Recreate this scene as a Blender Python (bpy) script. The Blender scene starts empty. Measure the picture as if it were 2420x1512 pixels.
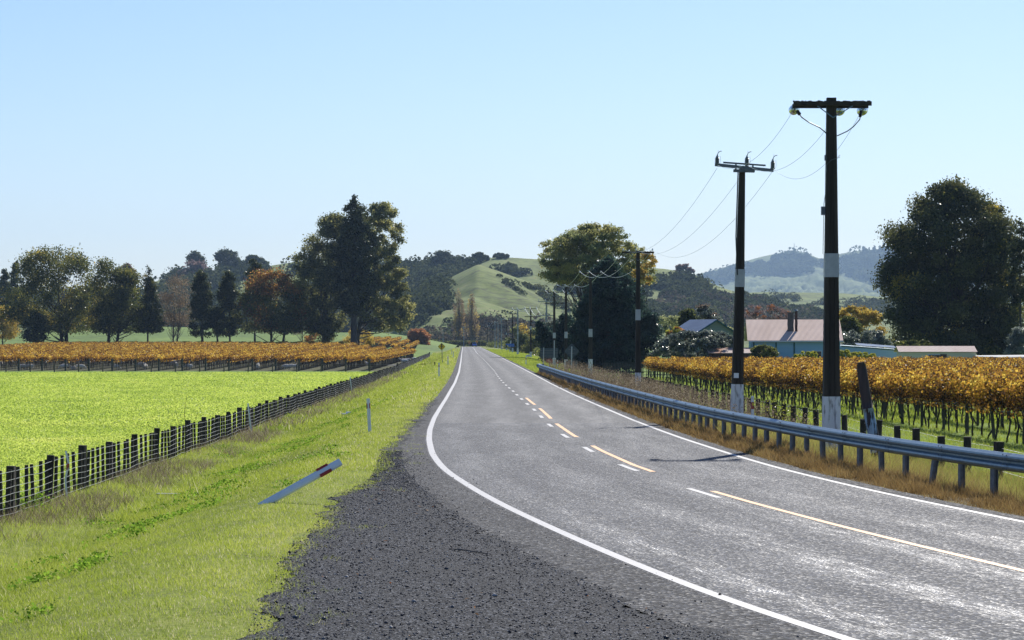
import bpy, math, random
import numpy as np
from mathutils import Vector, Matrix
rng = np.random.default_rng(7); random.seed(7)
S = bpy.context.scene
COL = S.collection
R_ = math.radians
F = 6943.0            # focal length in units of a 2419 px wide picture
CAMH = 2.65
# ------------------------------------------------------------------ camera, sky, sun
cam = bpy.data.cameras.new('camera'); co = bpy.data.objects.new('camera', cam); COL.objects.link(co)
co.location = (0, 0, CAMH); co.rotation_euler = (R_(90), 0, 0)
cam.sensor_width = 36; cam.lens = 36*F/2419.0; cam.shift_y = 47.0/2419.0
cam.clip_start = 0.5; cam.clip_end = 30000
S.camera = co
SUN_AZ, SUN_EL = 19.0, 33.5
W = bpy.data.worlds.new('World'); S.world = W; W.use_nodes = True
nt = W.node_tree; nt.nodes.clear()
out = nt.nodes.new('ShaderNodeOutputWorld'); bg = nt.nodes.new('ShaderNodeBackground')
sky = nt.nodes.new('ShaderNodeTexSky'); sky.sky_type = 'NISHITA'; sky.sun_disc = False
sky.sun_elevation = R_(SUN_EL); sky.sun_rotation = R_(SUN_AZ)
sky.altitude = 0; sky.air_density = 1.0; sky.dust_density = 0.3; sky.ozone_density = 3.0
bg.inputs[1].default_value = 0.073
hs = nt.nodes.new('ShaderNodeHueSaturation'); hs.inputs['Saturation'].default_value = 1.08
tn = nt.nodes.new('ShaderNodeMix'); tn.data_type = 'RGBA'; tn.blend_type = 'MULTIPLY'; tn.inputs[0].default_value = 1; tn.inputs[7].default_value = (.79, .865, 1.10, 1)
nt.links.new(sky.outputs[0], hs.inputs['Color']); nt.links.new(hs.outputs[0], tn.inputs[6]); nt.links.new(tn.outputs[2], bg.inputs[0]); nt.links.new(bg.outputs[0], out.inputs[0])
sl = bpy.data.lights.new('sun', 'SUN'); sl.energy = 4.6; sl.angle = R_(0.53); sl.color = (1, .945, .86)
so = bpy.data.objects.new('sun', sl); COL.objects.link(so)
SD = Vector((math.sin(R_(SUN_AZ))*math.cos(R_(SUN_EL)), math.cos(R_(SUN_AZ))*math.cos(R_(SUN_EL)), math.sin(R_(SUN_EL))))
so.rotation_euler = SD.to_track_quat('Z', 'Y').to_euler(); so.location = (200, 600, 400)
S.view_settings.view_transform = 'Standard'; S.view_settings.look = 'None'
S.view_settings.exposure = 0.55; S.view_settings.gamma = 1
S.render.engine = 'CYCLES'
S.cycles.max_bounces = 7; S.cycles.diffuse_bounces = 3; S.cycles.glossy_bounces = 3
S.cycles.transmission_bounces = 6; S.cycles.volume_bounces = 0; S.cycles.use_denoising = True
S.cycles.caustics_reflective = False; S.cycles.caustics_refractive = False

# ------------------------------------------------------------------ helpers
def at(x, y, d):
    """picture point (2419 px wide) at distance d -> world"""
    return np.array([(x-1209.5)*d/F, d, CAMH+(803-y)*d/F])
def sat(sx, sy, d):
    return at(sx/1.6933, sy/1.6933, d)
def sst(t):
    t = np.clip(t, 0, 1); return t*t*(3-2*t)

class MB:
    def __init__(s): s.v = []; s.f = []; s.m = []; s.n = 0
    def add(s, v, f, mi=0):
        s.v.extend([tuple(map(float, p)) for p in v]); s.f.extend([tuple(i+s.n for i in q) for q in f])
        s.m.extend([mi]*len(f)); s.n += len(v); return s
    def box(s, c, size, rz=0, mi=0, taper=1.0, rot=None):
        x, y, z = [k/2 for k in size]
        P = np.array([(-x,-y,-z),(x,-y,-z),(x,y,-z),(-x,y,-z),(-x*taper,-y*taper,z),(x*taper,-y*taper,z),(x*taper,y*taper,z),(-x*taper,y*taper,z)])
        if rot is not None: P = P @ np.array(rot.to_3x3()).T
        elif rz: 
            a, b = math.cos(rz), math.sin(rz); P = P @ np.array([[a,b,0],[-b,a,0],[0,0,1]])
        s.add(P+np.array(c), [(0,3,2,1),(4,5,6,7),(0,1,5,4),(1,2,6,5),(2,3,7,6),(3,0,4,7)], mi); return s
    def tube(s, pts, r, n=6, mi=0, cap=True):
        pts = [np.array(p, float) for p in pts]; k = len(pts)
        rr = [r]*k if np.isscalar(r) else list(r)
        V = []; up = np.array([0, 0, 1.0])
        for i in range(k):
            t = pts[min(i+1, k-1)]-pts[max(i-1, 0)]; t = t/(np.linalg.norm(t)+1e-9)
            u = up if abs(t[2]) < .95 else np.array([1.0, 0, 0])
            a = np.cross(t, u); a /= np.linalg.norm(a)+1e-9; b = np.cross(t, a)
            for j in range(n):
                th = 2*math.pi*j/n+math.pi/n; V.append(pts[i]+rr[i]*(math.cos(th)*a+math.sin(th)*b))
        Q = [(i*n+j, i*n+(j+1) % n, (i+1)*n+(j+1) % n, (i+1)*n+j) for i in range(k-1) for j in range(n)]
        if cap: Q += [tuple(range(n)), tuple(range((k-1)*n, k*n))[::-1]]
        s.add(V, Q, mi); return s
    def lathe(s, prof, c=(0, 0, 0), n=12, mi=0, axis='z'):
        V = []
        for r, z in prof:
            for j in range(n):
                th = 2*math.pi*j/n
                p = (r*math.cos(th), r*math.sin(th), z) if axis == 'z' else (r*math.cos(th), z, r*math.sin(th))
                V.append(np.array(p)+np.array(c))
        k = len(prof)
        Q = [(i*n+j, i*n+(j+1) % n, (i+1)*n+(j+1) % n, (i+1)*n+j) for i in range(k-1) for j in range(n)]
        Q += [tuple(range(n))[::-1], tuple(range((k-1)*n, k*n))]
        s.add(V, Q, mi); return s
    def prism(s, poly, y0, y1, mi=0):
        """polygon in XZ extruded along Y"""
        n = len(poly); V = [(a, y0, b) for a, b in poly]+[(a, y1, b) for a, b in poly]
        s.add(V, [tuple(range(n)), tuple(range(n, 2*n))[::-1]]+[(j, (j+1) % n, n+(j+1) % n, n+j)[::-1] for j in range(n)], mi); return s
    def build(s, name, mats, parent=None, smooth=False, loc=None):
        me = bpy.data.meshes.new(name); me.from_pydata(s.v, [], s.f)
        mats = mats if isinstance(mats, (list, tuple)) else [mats]
        for m in mats: me.materials.append(m)
        if len(mats) > 1: me.polygons.foreach_set('material_index', s.m)
        if smooth: me.polygons.foreach_set('use_smooth', [True]*len(s.f))
        me.update()
        return link(name, me, parent, loc)
def link(name, me, parent=None, loc=None):
    o = bpy.data.objects.new(name, me); COL.objects.link(o)
    if loc is not None: o.location = loc
    if parent is not None: o.parent = parent
    return o
def np_mesh(name, V, nper, mats, tone=None, parent=None, smooth=False, tris=None, loc=None):
    """V: (N*nper,3) loose polygons of nper corners each, or shared verts if tris index array given"""
    me = bpy.data.meshes.new(name)
    V = np.ascontiguousarray(V, dtype=np.float32)
    me.vertices.add(len(V)); me.vertices.foreach_set('co', V.ravel())
    idx = np.arange(len(V), dtype=np.int32) if tris is None else np.ascontiguousarray(tris, dtype=np.int32).ravel()
    nf = len(idx)//nper
    me.loops.add(len(idx)); me.loops.foreach_set('vertex_index', idx)
    me.polygons.add(nf); me.polygons.foreach_set('loop_start', np.arange(nf, dtype=np.int32)*nper)
    me.polygons.foreach_set('loop_total', np.full(nf, nper, dtype=np.int32))
    if smooth: me.polygons.foreach_set('use_smooth', np.ones(nf, dtype=bool))
    for m in (mats if isinstance(mats, (list, tuple)) else [mats]): me.materials.append(m)
    if tone is not None:
        a = me.attributes.new('tone', 'FLOAT', 'FACE'); a.data.foreach_set('value', np.ascontiguousarray(tone, dtype=np.float32))
    me.update(calc_edges=True)
    return link(name, me, parent, loc)
def tag(o, label=None, cat=None, group=None, kind=None):
    if label: o['label'] = label
    if cat: o['category'] = cat
    if group: o['group'] = group
    if kind: o['kind'] = kind
    return o
def thing(name, label, cat, loc=(0, 0, 0), rz=0, group=None):
    o = bpy.data.objects.new(name, None); COL.objects.link(o); o.location = loc; o.rotation_euler = (0, 0, rz)
    o.empty_display_size = .3
    return tag(o, label, cat, group)
def cp(o, parent=None):
    c = o.copy(); COL.objects.link(c)
    if parent is not None: c.parent = parent
    return c
def leaves(P, size, aspect=.6, flat=0.0, n=None):
    """diamond shaped leaves at P (N,3) -> (4N,3)"""
    N = len(P)
    nr = rng.normal(size=(N, 3)); nr[:, 2] += flat*np.sign(rng.random(N)-.2)
    if n is not None: nr = nr*.6+n
    nr /= np.linalg.norm(nr, axis=1)[:, None]+1e-9
    a = np.cross(nr, rng.normal(size=(N, 3))); a /= np.linalg.norm(a, axis=1)[:, None]+1e-9
    b = np.cross(nr, a); sz = np.broadcast_to(size, (N,))[:, None]
    bend = nr*sz*rng.normal(0, .12, (N, 1))
    V = np.stack([P-a*sz*.5, P+b*sz*.5*aspect+bend+a*sz*.06, P+a*sz*.5, P-b*sz*.5*aspect+bend+a*sz*.02], 1)
    return V.reshape(-1, 3)
def blades(P, h, w, lean=.35, wind=(0, 0)):
    """grass blades: one triangle each -> (3N,3)"""
    N = len(P); th = rng.random(N)*2*math.pi
    a = np.stack([np.cos(th), np.sin(th), np.zeros(N)], 1)*np.broadcast_to(w, (N,))[:, None]*.5
    hh = np.broadcast_to(h, (N,)); ln = rng.normal(0, lean, (N, 2))+np.array(wind)
    tip = P+np.stack([ln[:, 0]*hh, ln[:, 1]*hh, hh*.95], 1)
    return np.stack([P-a, P+a, tip], 1).reshape(-1, 3)
def vnoise(x, y, seed=0):
    """cheap smooth 2-D noise in -1..1"""
    r = np.random.default_rng(seed); o = np.zeros_like(np.asarray(x, float)); tot = 0
    for k in range(7):
        a = r.random()*6.283; f = .6*1.55**k; ph = r.random(2)*9; am = .82**k
        o = o+am*np.sin(f*(x*math.cos(a)+y*math.sin(a))+ph[0])*np.cos(f*.8*(-x*math.sin(a)+y*math.cos(a))+ph[1]); tot += am*.6
    return o/tot

# ------------------------------------------------------------------ materials
def nodes(name):
    m = bpy.data.materials.new(name); m.use_nodes = True; t = m.node_tree; t.nodes.clear()
    o = t.nodes.new('ShaderNodeOutputMaterial'); return m, t, o
def ramp(t, stops, fac):
    r = t.nodes.new('ShaderNodeValToRGB'); e = r.color_ramp.elements
    while len(e) < len(stops): e.new(.5)
    for i, (p, c) in enumerate(stops):
        e[i].position = p; e[i].color = (*c, 1) if len(c) == 3 else c
    t.links.new(fac, r.inputs[0]); return r.outputs[0]
def noise(t, scale, detail=4, rough=.6, stretch=None, kind='Object'):
    tc = t.nodes.new('ShaderNodeTexCoord'); n = t.nodes.new('ShaderNodeTexNoise'); src = tc.outputs[kind]
    if stretch:
        mp = t.nodes.new('ShaderNodeMapping'); mp.inputs['Scale'].default_value = stretch
        t.links.new(src, mp.inputs[0]); src = mp.outputs[0]
    t.links.new(src, n.inputs['Vector']); n.inputs['Scale'].default_value = scale
    n.inputs['Detail'].default_value = detail; n.inputs['Roughness'].default_value = rough
    return n.outputs['Fac']
def bump(t, h, strength, dist):
    b = t.nodes.new('ShaderNodeBump'); b.inputs['Strength'].default_value = strength; b.inputs['Distance'].default_value = dist
    t.links.new(h, b.inputs['Height']); return b.outputs[0]
def solid(name, c1, c2=None, scale=5, rough=.7, metal=0, bs=0, bd=.01, stretch=None, spec=.5, kind='Object', lo=.35, hi=.65):
    m, t, o = nodes(name); p = t.nodes.new('ShaderNodeBsdfPrincipled'); t.links.new(p.outputs[0], o.inputs[0])
    p.inputs['Roughness'].default_value = rough; p.inputs['Metallic'].default_value = metal
    p.inputs['Specular IOR Level'].default_value = spec
    if c2 is None: p.inputs['Base Color'].default_value = (*c1, 1)
    if c2 is not None or bs:
        n = noise(t, scale, 5, .6, stretch, kind)
        if c2 is not None: t.links.new(ramp(t, [(lo, c1), (hi, c2)], n), p.inputs['Base Color'])
        if bs: t.links.new(bump(t, n, bs, bd), p.inputs['Normal'])
    return m
def leafmat(name, stops, trans=.4, gloss=.0, tcol=None, rough=.45):
    m, t, o = nodes(name); a = t.nodes.new('ShaderNodeAttribute'); a.attribute_name = 'tone'
    c = ramp(t, stops, a.outputs['Fac'])
    d = t.nodes.new('ShaderNodeBsdfDiffuse'); l = t.nodes.new('ShaderNodeBsdfTranslucent')
    t.links.new(c, d.inputs[0])
    g = t.nodes.new('ShaderNodeGamma'); g.inputs[1].default_value = .82; t.links.new(c, g.inputs[0]); t.links.new(g.outputs[0], l.inputs[0])
    x = t.nodes.new('ShaderNodeMixShader'); x.inputs[0].default_value = trans
    t.links.new(d.outputs[0], x.inputs[1]); t.links.new(l.outputs[0], x.inputs[2]); last = x.outputs[0]
    if gloss:
        s = t.nodes.new('ShaderNodeBsdfGlossy'); s.inputs['Roughness'].default_value = rough
        y = t.nodes.new('ShaderNodeMixShader'); y.inputs[0].default_value = gloss
        t.links.new(last, y.inputs[1]); t.links.new(s.outputs[0], y.inputs[2]); last = y.outputs[0]
    t.links.new(last, o.inputs[0]); return m

def road_mat(name, base, speck, r_hi, r_lo, fine, bst, spec=.4, tracks=1.0, streak=0.0):
    """chip seal: stone speckle, polished wheel tracks along the lanes (UV: metres across, metres along)"""
    m, t, o = nodes(name); p = t.nodes.new('ShaderNodeBsdfPrincipled'); t.links.new(p.outputs[0], o.inputs[0])
    def mth(op, x, y=None, z=None):
        n = t.nodes.new('ShaderNodeMath'); n.operation = op
        for k, q in enumerate((x, y, z)):
            if q is None: continue
            if isinstance(q, (int, float)): n.inputs[k].default_value = q
            else: t.links.new(q, n.inputs[k])
        return n.outputs[0]
    tc = t.nodes.new('ShaderNodeTexCoord')
    v = t.nodes.new('ShaderNodeTexVoronoi'); v.inputs['Scale'].default_value = fine; t.links.new(tc.outputs['Object'], v.inputs['Vector'])
    sep = t.nodes.new('ShaderNodeSeparateColor'); t.links.new(v.outputs['Color'], sep.inputs[0])
    mid = noise(t, 17, 4, .8)
    sp = mth('ADD', mth('MULTIPLY', sep.outputs[0], .45), mth('MULTIPLY', mth('SUBTRACT', mid, .22), 1.0))
    c1 = ramp(t, [(.15, tuple(k*.25 for k in base)), (.45, base), (.66, speck), (.84, tuple(k*2.6 for k in speck))], sp)
    uv = t.nodes.new('ShaderNodeSeparateXYZ'); t.links.new(tc.outputs['UV'], uv.inputs[0])
    wig = mth('MULTIPLY', noise(t, .12, 2, .5, kind='UV'), .5)
    cosn = mth('COSINE', mth('MULTIPLY', mth('ADD', mth('SUBTRACT', uv.outputs[0], .95), wig), 2*math.pi/1.6))
    trk = mth('MULTIPLY_ADD', cosn, .5, .5)
    n1 = noise(t, 1.5, 6, .68, (1, .09, 1), 'UV'); n2 = noise(t, .5, 5, .6, (1, .25, 1), 'UV')
    g = mth('ADD', mth('MULTIPLY', trk, .30*tracks), mth('ADD', mth('MULTIPLY', n1, .75), mth('MULTIPLY', n2, .35)))
    mr = t.nodes.new('ShaderNodeMapRange'); mr.inputs[1].default_value = .45; mr.inputs[2].default_value = .95; mr.interpolation_type = 'SMOOTHSTEP'
    mr.inputs[3].default_value = r_hi; mr.inputs[4].default_value = r_lo; t.links.new(g, mr.inputs[0])
    rough = mr.outputs[0]
    if streak:                                   # bleeding bitumen: smooth shiny smears in the wheel tracks of the bend
        n3 = noise(t, 6, 9, .85, (1, .12, 1), 'UV')
        k = mth('ADD', mth('MULTIPLY', n3, 1.0), mth('MULTIPLY', trk, .13)); s2 = t.nodes.new('ShaderNodeMapRange'); s2.inputs[1].default_value = .60; s2.inputs[2].default_value = .74; s2.inputs[3].default_value = 0; s2.inputs[4].default_value = streak
        t.links.new(k, s2.inputs[0]); vr = t.nodes.new('ShaderNodeMapRange'); vr.inputs[1].default_value = 52; vr.inputs[2].default_value = 29; vr.inputs[3].default_value = .10; vr.inputs[4].default_value = 1
        t.links.new(uv.outputs[1], vr.inputs[0]); rough = mth('SUBTRACT', rough, mth('MULTIPLY', s2.outputs[0], vr.outputs[0]))
    rough = mth('SUBTRACT', rough, mth('MULTIPLY', mth('GREATER_THAN', sep.outputs[1], .80), .22))
    t.links.new(rough, p.inputs['Roughness'])
    mx = t.nodes.new('ShaderNodeMix'); mx.data_type = 'RGBA'; mx.blend_type = 'MULTIPLY'; mx.inputs[0].default_value = 1
    t.links.new(c1, mx.inputs[6]); t.links.new(ramp(t, [(.5, (.85, .85, .86)), (.95, (1.25, 1.25, 1.24))], g), mx.inputs[7])
    t.links.new(mx.outputs[2], p.inputs['Base Color'])
    t.links.new(bump(t, mth('ADD', v.outputs['Distance'], mth('MULTIPLY', mid, .5)), bst, .02), p.inputs['Normal'])
    p.inputs['Specular IOR Level'].default_value = spec
    return m
M = {}
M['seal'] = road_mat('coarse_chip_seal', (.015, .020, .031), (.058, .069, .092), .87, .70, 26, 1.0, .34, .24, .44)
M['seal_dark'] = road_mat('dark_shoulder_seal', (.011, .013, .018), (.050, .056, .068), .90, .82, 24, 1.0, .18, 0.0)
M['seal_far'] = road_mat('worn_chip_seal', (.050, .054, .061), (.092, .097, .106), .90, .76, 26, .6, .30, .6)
M['paint_white'] = solid('white_road_paint', (.66, .66, .65), (.34, .34, .34), 9, .6, bs=.4, lo=.25, hi=.45)
M['paint_yellow'] = solid('yellow_road_paint', (.74, .37, .10), (.60, .28, .07), 9, .6, bs=.3)
def gravel_mat():
    m, t, o = nodes('dark_gravel'); p = t.nodes.new('ShaderNodeBsdfPrincipled'); t.links.new(p.outputs[0], o.inputs[0])
    tc = t.nodes.new('ShaderNodeTexCoord'); v = t.nodes.new('ShaderNodeTexVoronoi'); v.inputs['Scale'].default_value = 42
    t.links.new(tc.outputs['Object'], v.inputs['Vector']); sep = t.nodes.new('ShaderNodeSeparateColor'); t.links.new(v.outputs['Color'], sep.inputs[0])
    c1 = ramp(t, [(0, (.004, .005, .008)), (.45, (.013, .016, .022)), (.8, (.040, .045, .055)), (1, (.26, .27, .29))], sep.outputs[0])
    n = noise(t, .5, 5, .6, (1, .4, 1)); mx = t.nodes.new('ShaderNodeMix'); mx.data_type = 'RGBA'
    t.links.new(ramp(t, [(.5, (0, 0, 0)), (.75, (.7, .7, .7))], n), mx.inputs[0]); t.links.new(c1, mx.inputs[6]); mx.inputs[7].default_value = (.042, .045, .050, 1)
    t.links.new(mx.outputs[2], p.inputs['Base Color']); p.inputs['Roughness'].default_value = .85; p.inputs['Specular IOR Level'].default_value = .12
    t.links.new(bump(t, v.outputs['Distance'], 1.0, .03), p.inputs['Normal']); return m
M['gravel'] = gravel_mat()
M['stone'] = leafmat('gravel_stone', [(0, (.012, .014, .020)), (.55, (.045, .050, .062)), (.85, (.12, .13, .145)), (1, (.34, .34, .345))], 0.0, .03)
def ground_mat(name, stops, sc=.35, fine=9, b=.5):
    m, t, o = nodes(name); p = t.nodes.new('ShaderNodeBsdfPrincipled'); t.links.new(p.outputs[0], o.inputs[0])
    n1 = noise(t, sc, 5, .65); n2 = noise(t, fine, 4, .7)
    ad = t.nodes.new('ShaderNodeMath'); ad.operation = 'MULTIPLY_ADD'; ad.inputs[1].default_value = .5; t.links.new(n2, ad.inputs[0])
    hf = t.nodes.new('ShaderNodeMath'); hf.operation = 'MULTIPLY'; hf.inputs[1].default_value = .5; t.links.new(n1, hf.inputs[0]); t.links.new(hf.outputs[0], ad.inputs[2])
    t.links.new(ramp(t, stops, ad.outputs[0]), p.inputs['Base Color']); p.inputs['Roughness'].default_value = .95
    p.inputs['Specular IOR Level'].default_value = .12
    t.links.new(bump(t, n2, b, .06), p.inputs['Normal']); return m
M['verge'] = ground_mat('verge_grass', [(.36, (.07, .065, .025)), (.46, (.15, .19, .03)), (.56, (.24, .28, .04)), (.66, (.29, .28, .10))])
M['paddock'] = ground_mat('crop_paddock', [(.34, (.14, .19, .015)), (.5, (.32, .42, .03)), (.65, (.42, .50, .05))], .1, 4)
M['meadow'] = ground_mat('vineyard_grass', [(.36, (.055, .055, .015)), (.46, (.10, .17, .018)), (.6, (.17, .27, .025))], .2, 3)
M['rough'] = ground_mat('dry_bank', [(.36, (.07, .05, .025)), (.5, (.16, .12, .05)), (.62, (.20, .19, .07))], .4, 9)
M['vinefloor'] = ground_mat('shaded_litter_vine_floor', [(.36, (.030, .022, .012)), (.5, (.055, .055, .018)), (.64, (.08, .10, .025))], .3, 2)  # leaf litter and grass, colour darkened to paint in shade under the left vines
M['blade'] = leafmat('grass_blade', [(0, (.10, .14, .02)), (.35, (.27, .35, .028)), (.65, (.42, .47, .05)), (.82, (.46, .43, .15)), (1, (.66, .60, .38))], .52, .04)
M['dryblade'] = leafmat('dry_grass_blade', [(0, (.07, .045, .02)), (.45, (.22, .13, .04)), (.75, (.34, .23, .08)), (.9, (.30, .30, .06)), (1, (.40, .42, .06))], .42, .03)
M['weed'] = leafmat('dry_weed', [(0, (.055, .040, .026)), (.5, (.165, .125, .08)), (1, (.38, .32, .22))], .4)
M['crop'] = leafmat('crop_leaf', [(0, (.12, .20, .02)), (.3, (.33, .45, .05)), (.7, (.50, .60, .085)), (1, (.66, .68, .14))], .6, .03)
M['broad'] = leafmat('broad_weed_leaf', [(0, (.07, .15, .012)), (.6, (.15, .30, .02)), (1, (.26, .42, .03))], .5, 0)
M['wood'] = solid('dark_fence_timber', (.018, .015, .012), (.055, .045, .036), 6, .85, bs=.4, stretch=(1, 1, .15))
M['wood_grey'] = solid('weathered_timber', (.035, .032, .026), (.085, .078, .064), 5, .85, bs=.4, stretch=(1, 1, .1))
M['pole'] = solid('dark_pole_timber', (.022, .018, .014), (.06, .048, .036), 5, .85, bs=.5, stretch=(1, 1, .08))
M['concrete'] = solid('pale_concrete_pole', (.26, .28, .29), (.38, .40, .41), 4, .8, bs=.2)
M['polewhite'] = solid('flaking_white_paint', (.28, .27, .26), (.78, .78, .78), 9, .75, bs=.5, stretch=(1, 1, .25), lo=.36, hi=.5)
M['band'] = solid('pale_pole_wrap', (.36, .38, .40), (.46, .48, .5), 4, .5)
M['galv'] = solid('galvanised_steel', (.085, .155, .205), (.15, .23, .285), 7, .42, metal=.3)
M['galv_post'] = solid('galvanised_post', (.13, .14, .16), (.22, .23, .25), 9, .6, metal=.3)
M['wire'] = solid('fence_wire', (.62, .63, .65), None, rough=.42, metal=.5)
M['cable'] = solid('power_cable', (.62, .72, .74), None, rough=.5)
M['black'] = solid('black_rubber', (.012, .012, .013), None, rough=.5)
M['glass_ins'] = None
m, t, o = nodes('pale_glass'); g = t.nodes.new('ShaderNodeBsdfPrincipled'); g.inputs['Base Color'].default_value = (.72, .74, .66, 1)
g.inputs['Roughness'].default_value = .04; g.inputs['IOR'].default_value = 1.25; g.inputs['Transmission Weight'].default_value = .95; t.links.new(g.outputs[0], o.inputs[0]); M['glass_ins'] = m
M['porcelain'] = solid('white_porcelain', (.78, .78, .76), None, rough=.2)
M['polymer'] = solid('grey_polymer', (.14, .16, .17), (.2, .22, .23), 5, .5)
M['steel_dark'] = solid('dull_steel', (.10, .12, .14), (.16, .18, .2), 6, .55, metal=.3)
M['emp'] = solid('white_plastic_marker', (.78, .79, .80), (.86, .86, .86), 6, .7, spec=.2)
M['red'] = solid('red_reflective', (.36, .035, .03), (.45, .06, .045), 8, .4)
M['redbox'] = solid('red_box_paint', (.30, .015, .02), None, rough=.4)
M['signback'] = solid('grey_sign_back', (.045, .065, .08), (.07, .09, .105), 3, .6)
M['signpost'] = solid('white_sign_post', (.42, .45, .47), (.55, .57, .58), 6, .5)
M['yellow'] = solid('yellow_sign', (.85, .55, .01), None, rough=.4)
M['orange'] = solid('orange_sign', (.75, .27, .02), None, rough=.4)
M['bluesign'] = solid('blue_sign', (.02, .12, .50), None, rough=.4)
M['bark'] = solid('tree_bark', (.030, .025, .02), (.075, .062, .05), 2.5, .9, bs=.6, stretch=(1, 1, .3))
M['barkgrey'] = solid('grey_bark', (.075, .065, .055), (.15, .13, .11), 2, .9, bs=.5, stretch=(1, 1, .3))
M['vinewood'] = solid('vine_wood', (.020, .016, .012), (.05, .04, .03), 14, .9, bs=.5)
M['wool'] = solid('sheep_wool', (.66, .62, .54), (.80, .77, .69), 9, .95, bs=.4)
# ------------------------------------------------------------------ plan of the road
LD = np.array([[0,8.0],[15,5.4],[20,4.2],[26.06,2.96],[27.58,2.64],[29.43,2.29],[31.08,2.0],[33.9,1.58],[35.6,1.33],[38.07,.99],[41.4,.56],[45.86,.0],[50.8,-.54],[58.08,-1.22],[61.9,-1.5],[68.4,-1.86],[77.9,-2.2],[86.5,-2.42],[99.75,-2.64],[117.6,-2.83],[133,-2.98],[182,-3.53],[243,-4.38],[365,-6.35],[500,-8.6],[835,-14.1],[1150,-19.3],[1400,-24]])
RD = np.array([[0,13.5],[20,11.0],[30,9.45],[38,8.15],[42.65,7.45],[45.2,7.12],[47.5,6.83],[49.5,6.56],[53.7,6.12],[57.5,5.77],[61,5.49],[65.3,5.23],[69.5,5.01],[73.9,4.81],[79,4.58],[86.7,4.31],[97.9,3.97],[117.4,3.52],[128.6,3.27],[147.4,2.88],[176.7,2.38],[220.5,1.75],[270,1.0],[371.7,-.55],[500,-2.52],[687.7,-5.55],[835,-7.9],[1150,-13.0],[1400,-17]])
GD = np.array([[0,-1.2],[20,-1.9],[26,-2.12],[30,-2.25],[33,-2.4],[38,-2.6],[43,-2.5],[48,-2.8],[51,-2.75],[54,-2.4],[58,-2.45],[66,-2.7],[75,-2.95],[94,-3.05],[129,-3.5],[182,-4.1],[243,-5.0],[365,-7.0],[500,-9.3],[835,-14.9],[1150,-20.2],[1400,-25]])
_yy = np.arange(0, 1401, 1.0)
def smooth(D):
    g = np.interp(_yy, D[:, 0], D[:, 1]); k = np.array([1, 2, 3, 2, 1])/9
    for _ in range(2): g[3:-3] = np.convolve(g, k, 'same')[3:-3]
    return g
_L, _R, _G = smooth(LD), smooth(RD), smooth(GD)
def Lx(d): return np.interp(d, _yy, _L)
def Rx(d): return np.interp(d, _yy, _R)
def Gx(d): return np.interp(d, _yy, _G)
def fenceX(d): return -9.1-.0165*np.asarray(d, float)
def fz(d): return np.interp(d, [20,59,114,250,405,786,1000,1150,1400], [-.75,-.88,-1.15,-1.55,-1.85,-1.95,-.8,-.4,-1.5])
def rz(d): return np.interp(d, [20,68,110,233,350,600,900,1400], [-.55,-.63,-.8,-1.35,-1.45,-1.4,-1.2,-1.5])
RFX = 11.2
def gz(X, d):
    X = np.asarray(X, float); d = np.asarray(d, float)
    g = Gx(d); r = Rx(d)+.4
    t = (g-X)/(g-fenceX(d)); left = fz(d)*sst((t-.12)/.62)
    dip = -.16*np.exp(-((t-.72)/.13)**2)*np.clip((140-d)/60, 0, 1); left = left+dip
    lf = np.clip((-X-26)/14, 0, 1)
    left = left+np.interp(d, [430, 700, 800, 1100], [0, 1.75, 2.0, 2.2])*lf
    t2 = (X-r)/(np.maximum(RFX-r, 2.0)); right = rz(d)*sst((t2-.12)/.88)
    z = np.where(X < g, left-.03, np.where(X > r, right-.03, -.03))
    amp = np.clip(np.minimum(np.abs(X-g), np.abs(X-r)), 0, 1)*np.where((X > g) & (X < r), 0, 1)
    return z+amp*.045*vnoise(X*1.1, d*.55, 3)-.0*d
# ------------------------------------------------------------------ ground sheet
ds = [6.0]
while ds[-1] < 1500: ds.append(ds[-1]+max(.7, ds[-1]*.016))
ds = np.array(ds)
offL = np.concatenate([[-1600,-900,-500,-300,-200,-150,-120,-95,-75,-60,-48,-38,-30,-24,-19], np.arange(-16, 0, .4)])
nR = 24
V = []; nc = None
for d in ds:
    gl = float(Gx(d)); rr = float(Rx(d))+.4
    xs = np.concatenate([gl+offL, [gl-.02, rr+.02], rr+.02+np.concatenate([np.arange(.3, 8, .4), [9,11,14,18,24,32,42,55,70,90,120,160,220,320,500,900,1600]])])
    nc = len(xs); V.append(np.stack([xs, np.full(nc, d), gz(xs, np.full(nc, d))], 1))
V = np.array(V); nr_ = len(ds)
i, j = np.meshgrid(np.arange(nr_-1), np.arange(nc-1), indexing='ij')
Q = np.stack([i*nc+j, i*nc+j+1, (i+1)*nc+j+1, (i+1)*nc+j], -1).reshape(-1, 4)
cx = V[:-1, :-1, 0]; cd = V[:-1, :-1, 1]; xm = (V[:-1, :-1, 0]+V[:-1, 1:, 0])/2
mi = np.zeros(cx.shape, int)
mi[(xm < fenceX(cd)-.15) & (cd < 408)] = 1
mi[(xm < fenceX(cd)-.15) & (cd >= 408)] = 2
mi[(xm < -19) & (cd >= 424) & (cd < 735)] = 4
mi[(xm > RFX-.3)] = 2
mi[(xm > Rx(cd)+.3) & (xm <= RFX-.3) & (cd < 236)] = 3
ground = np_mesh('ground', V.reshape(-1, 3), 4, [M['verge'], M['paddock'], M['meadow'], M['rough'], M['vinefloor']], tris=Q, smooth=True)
ground.data.polygons.foreach_set('material_index', mi.ravel().astype(np.int32)); tag(ground, kind='structure')

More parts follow.
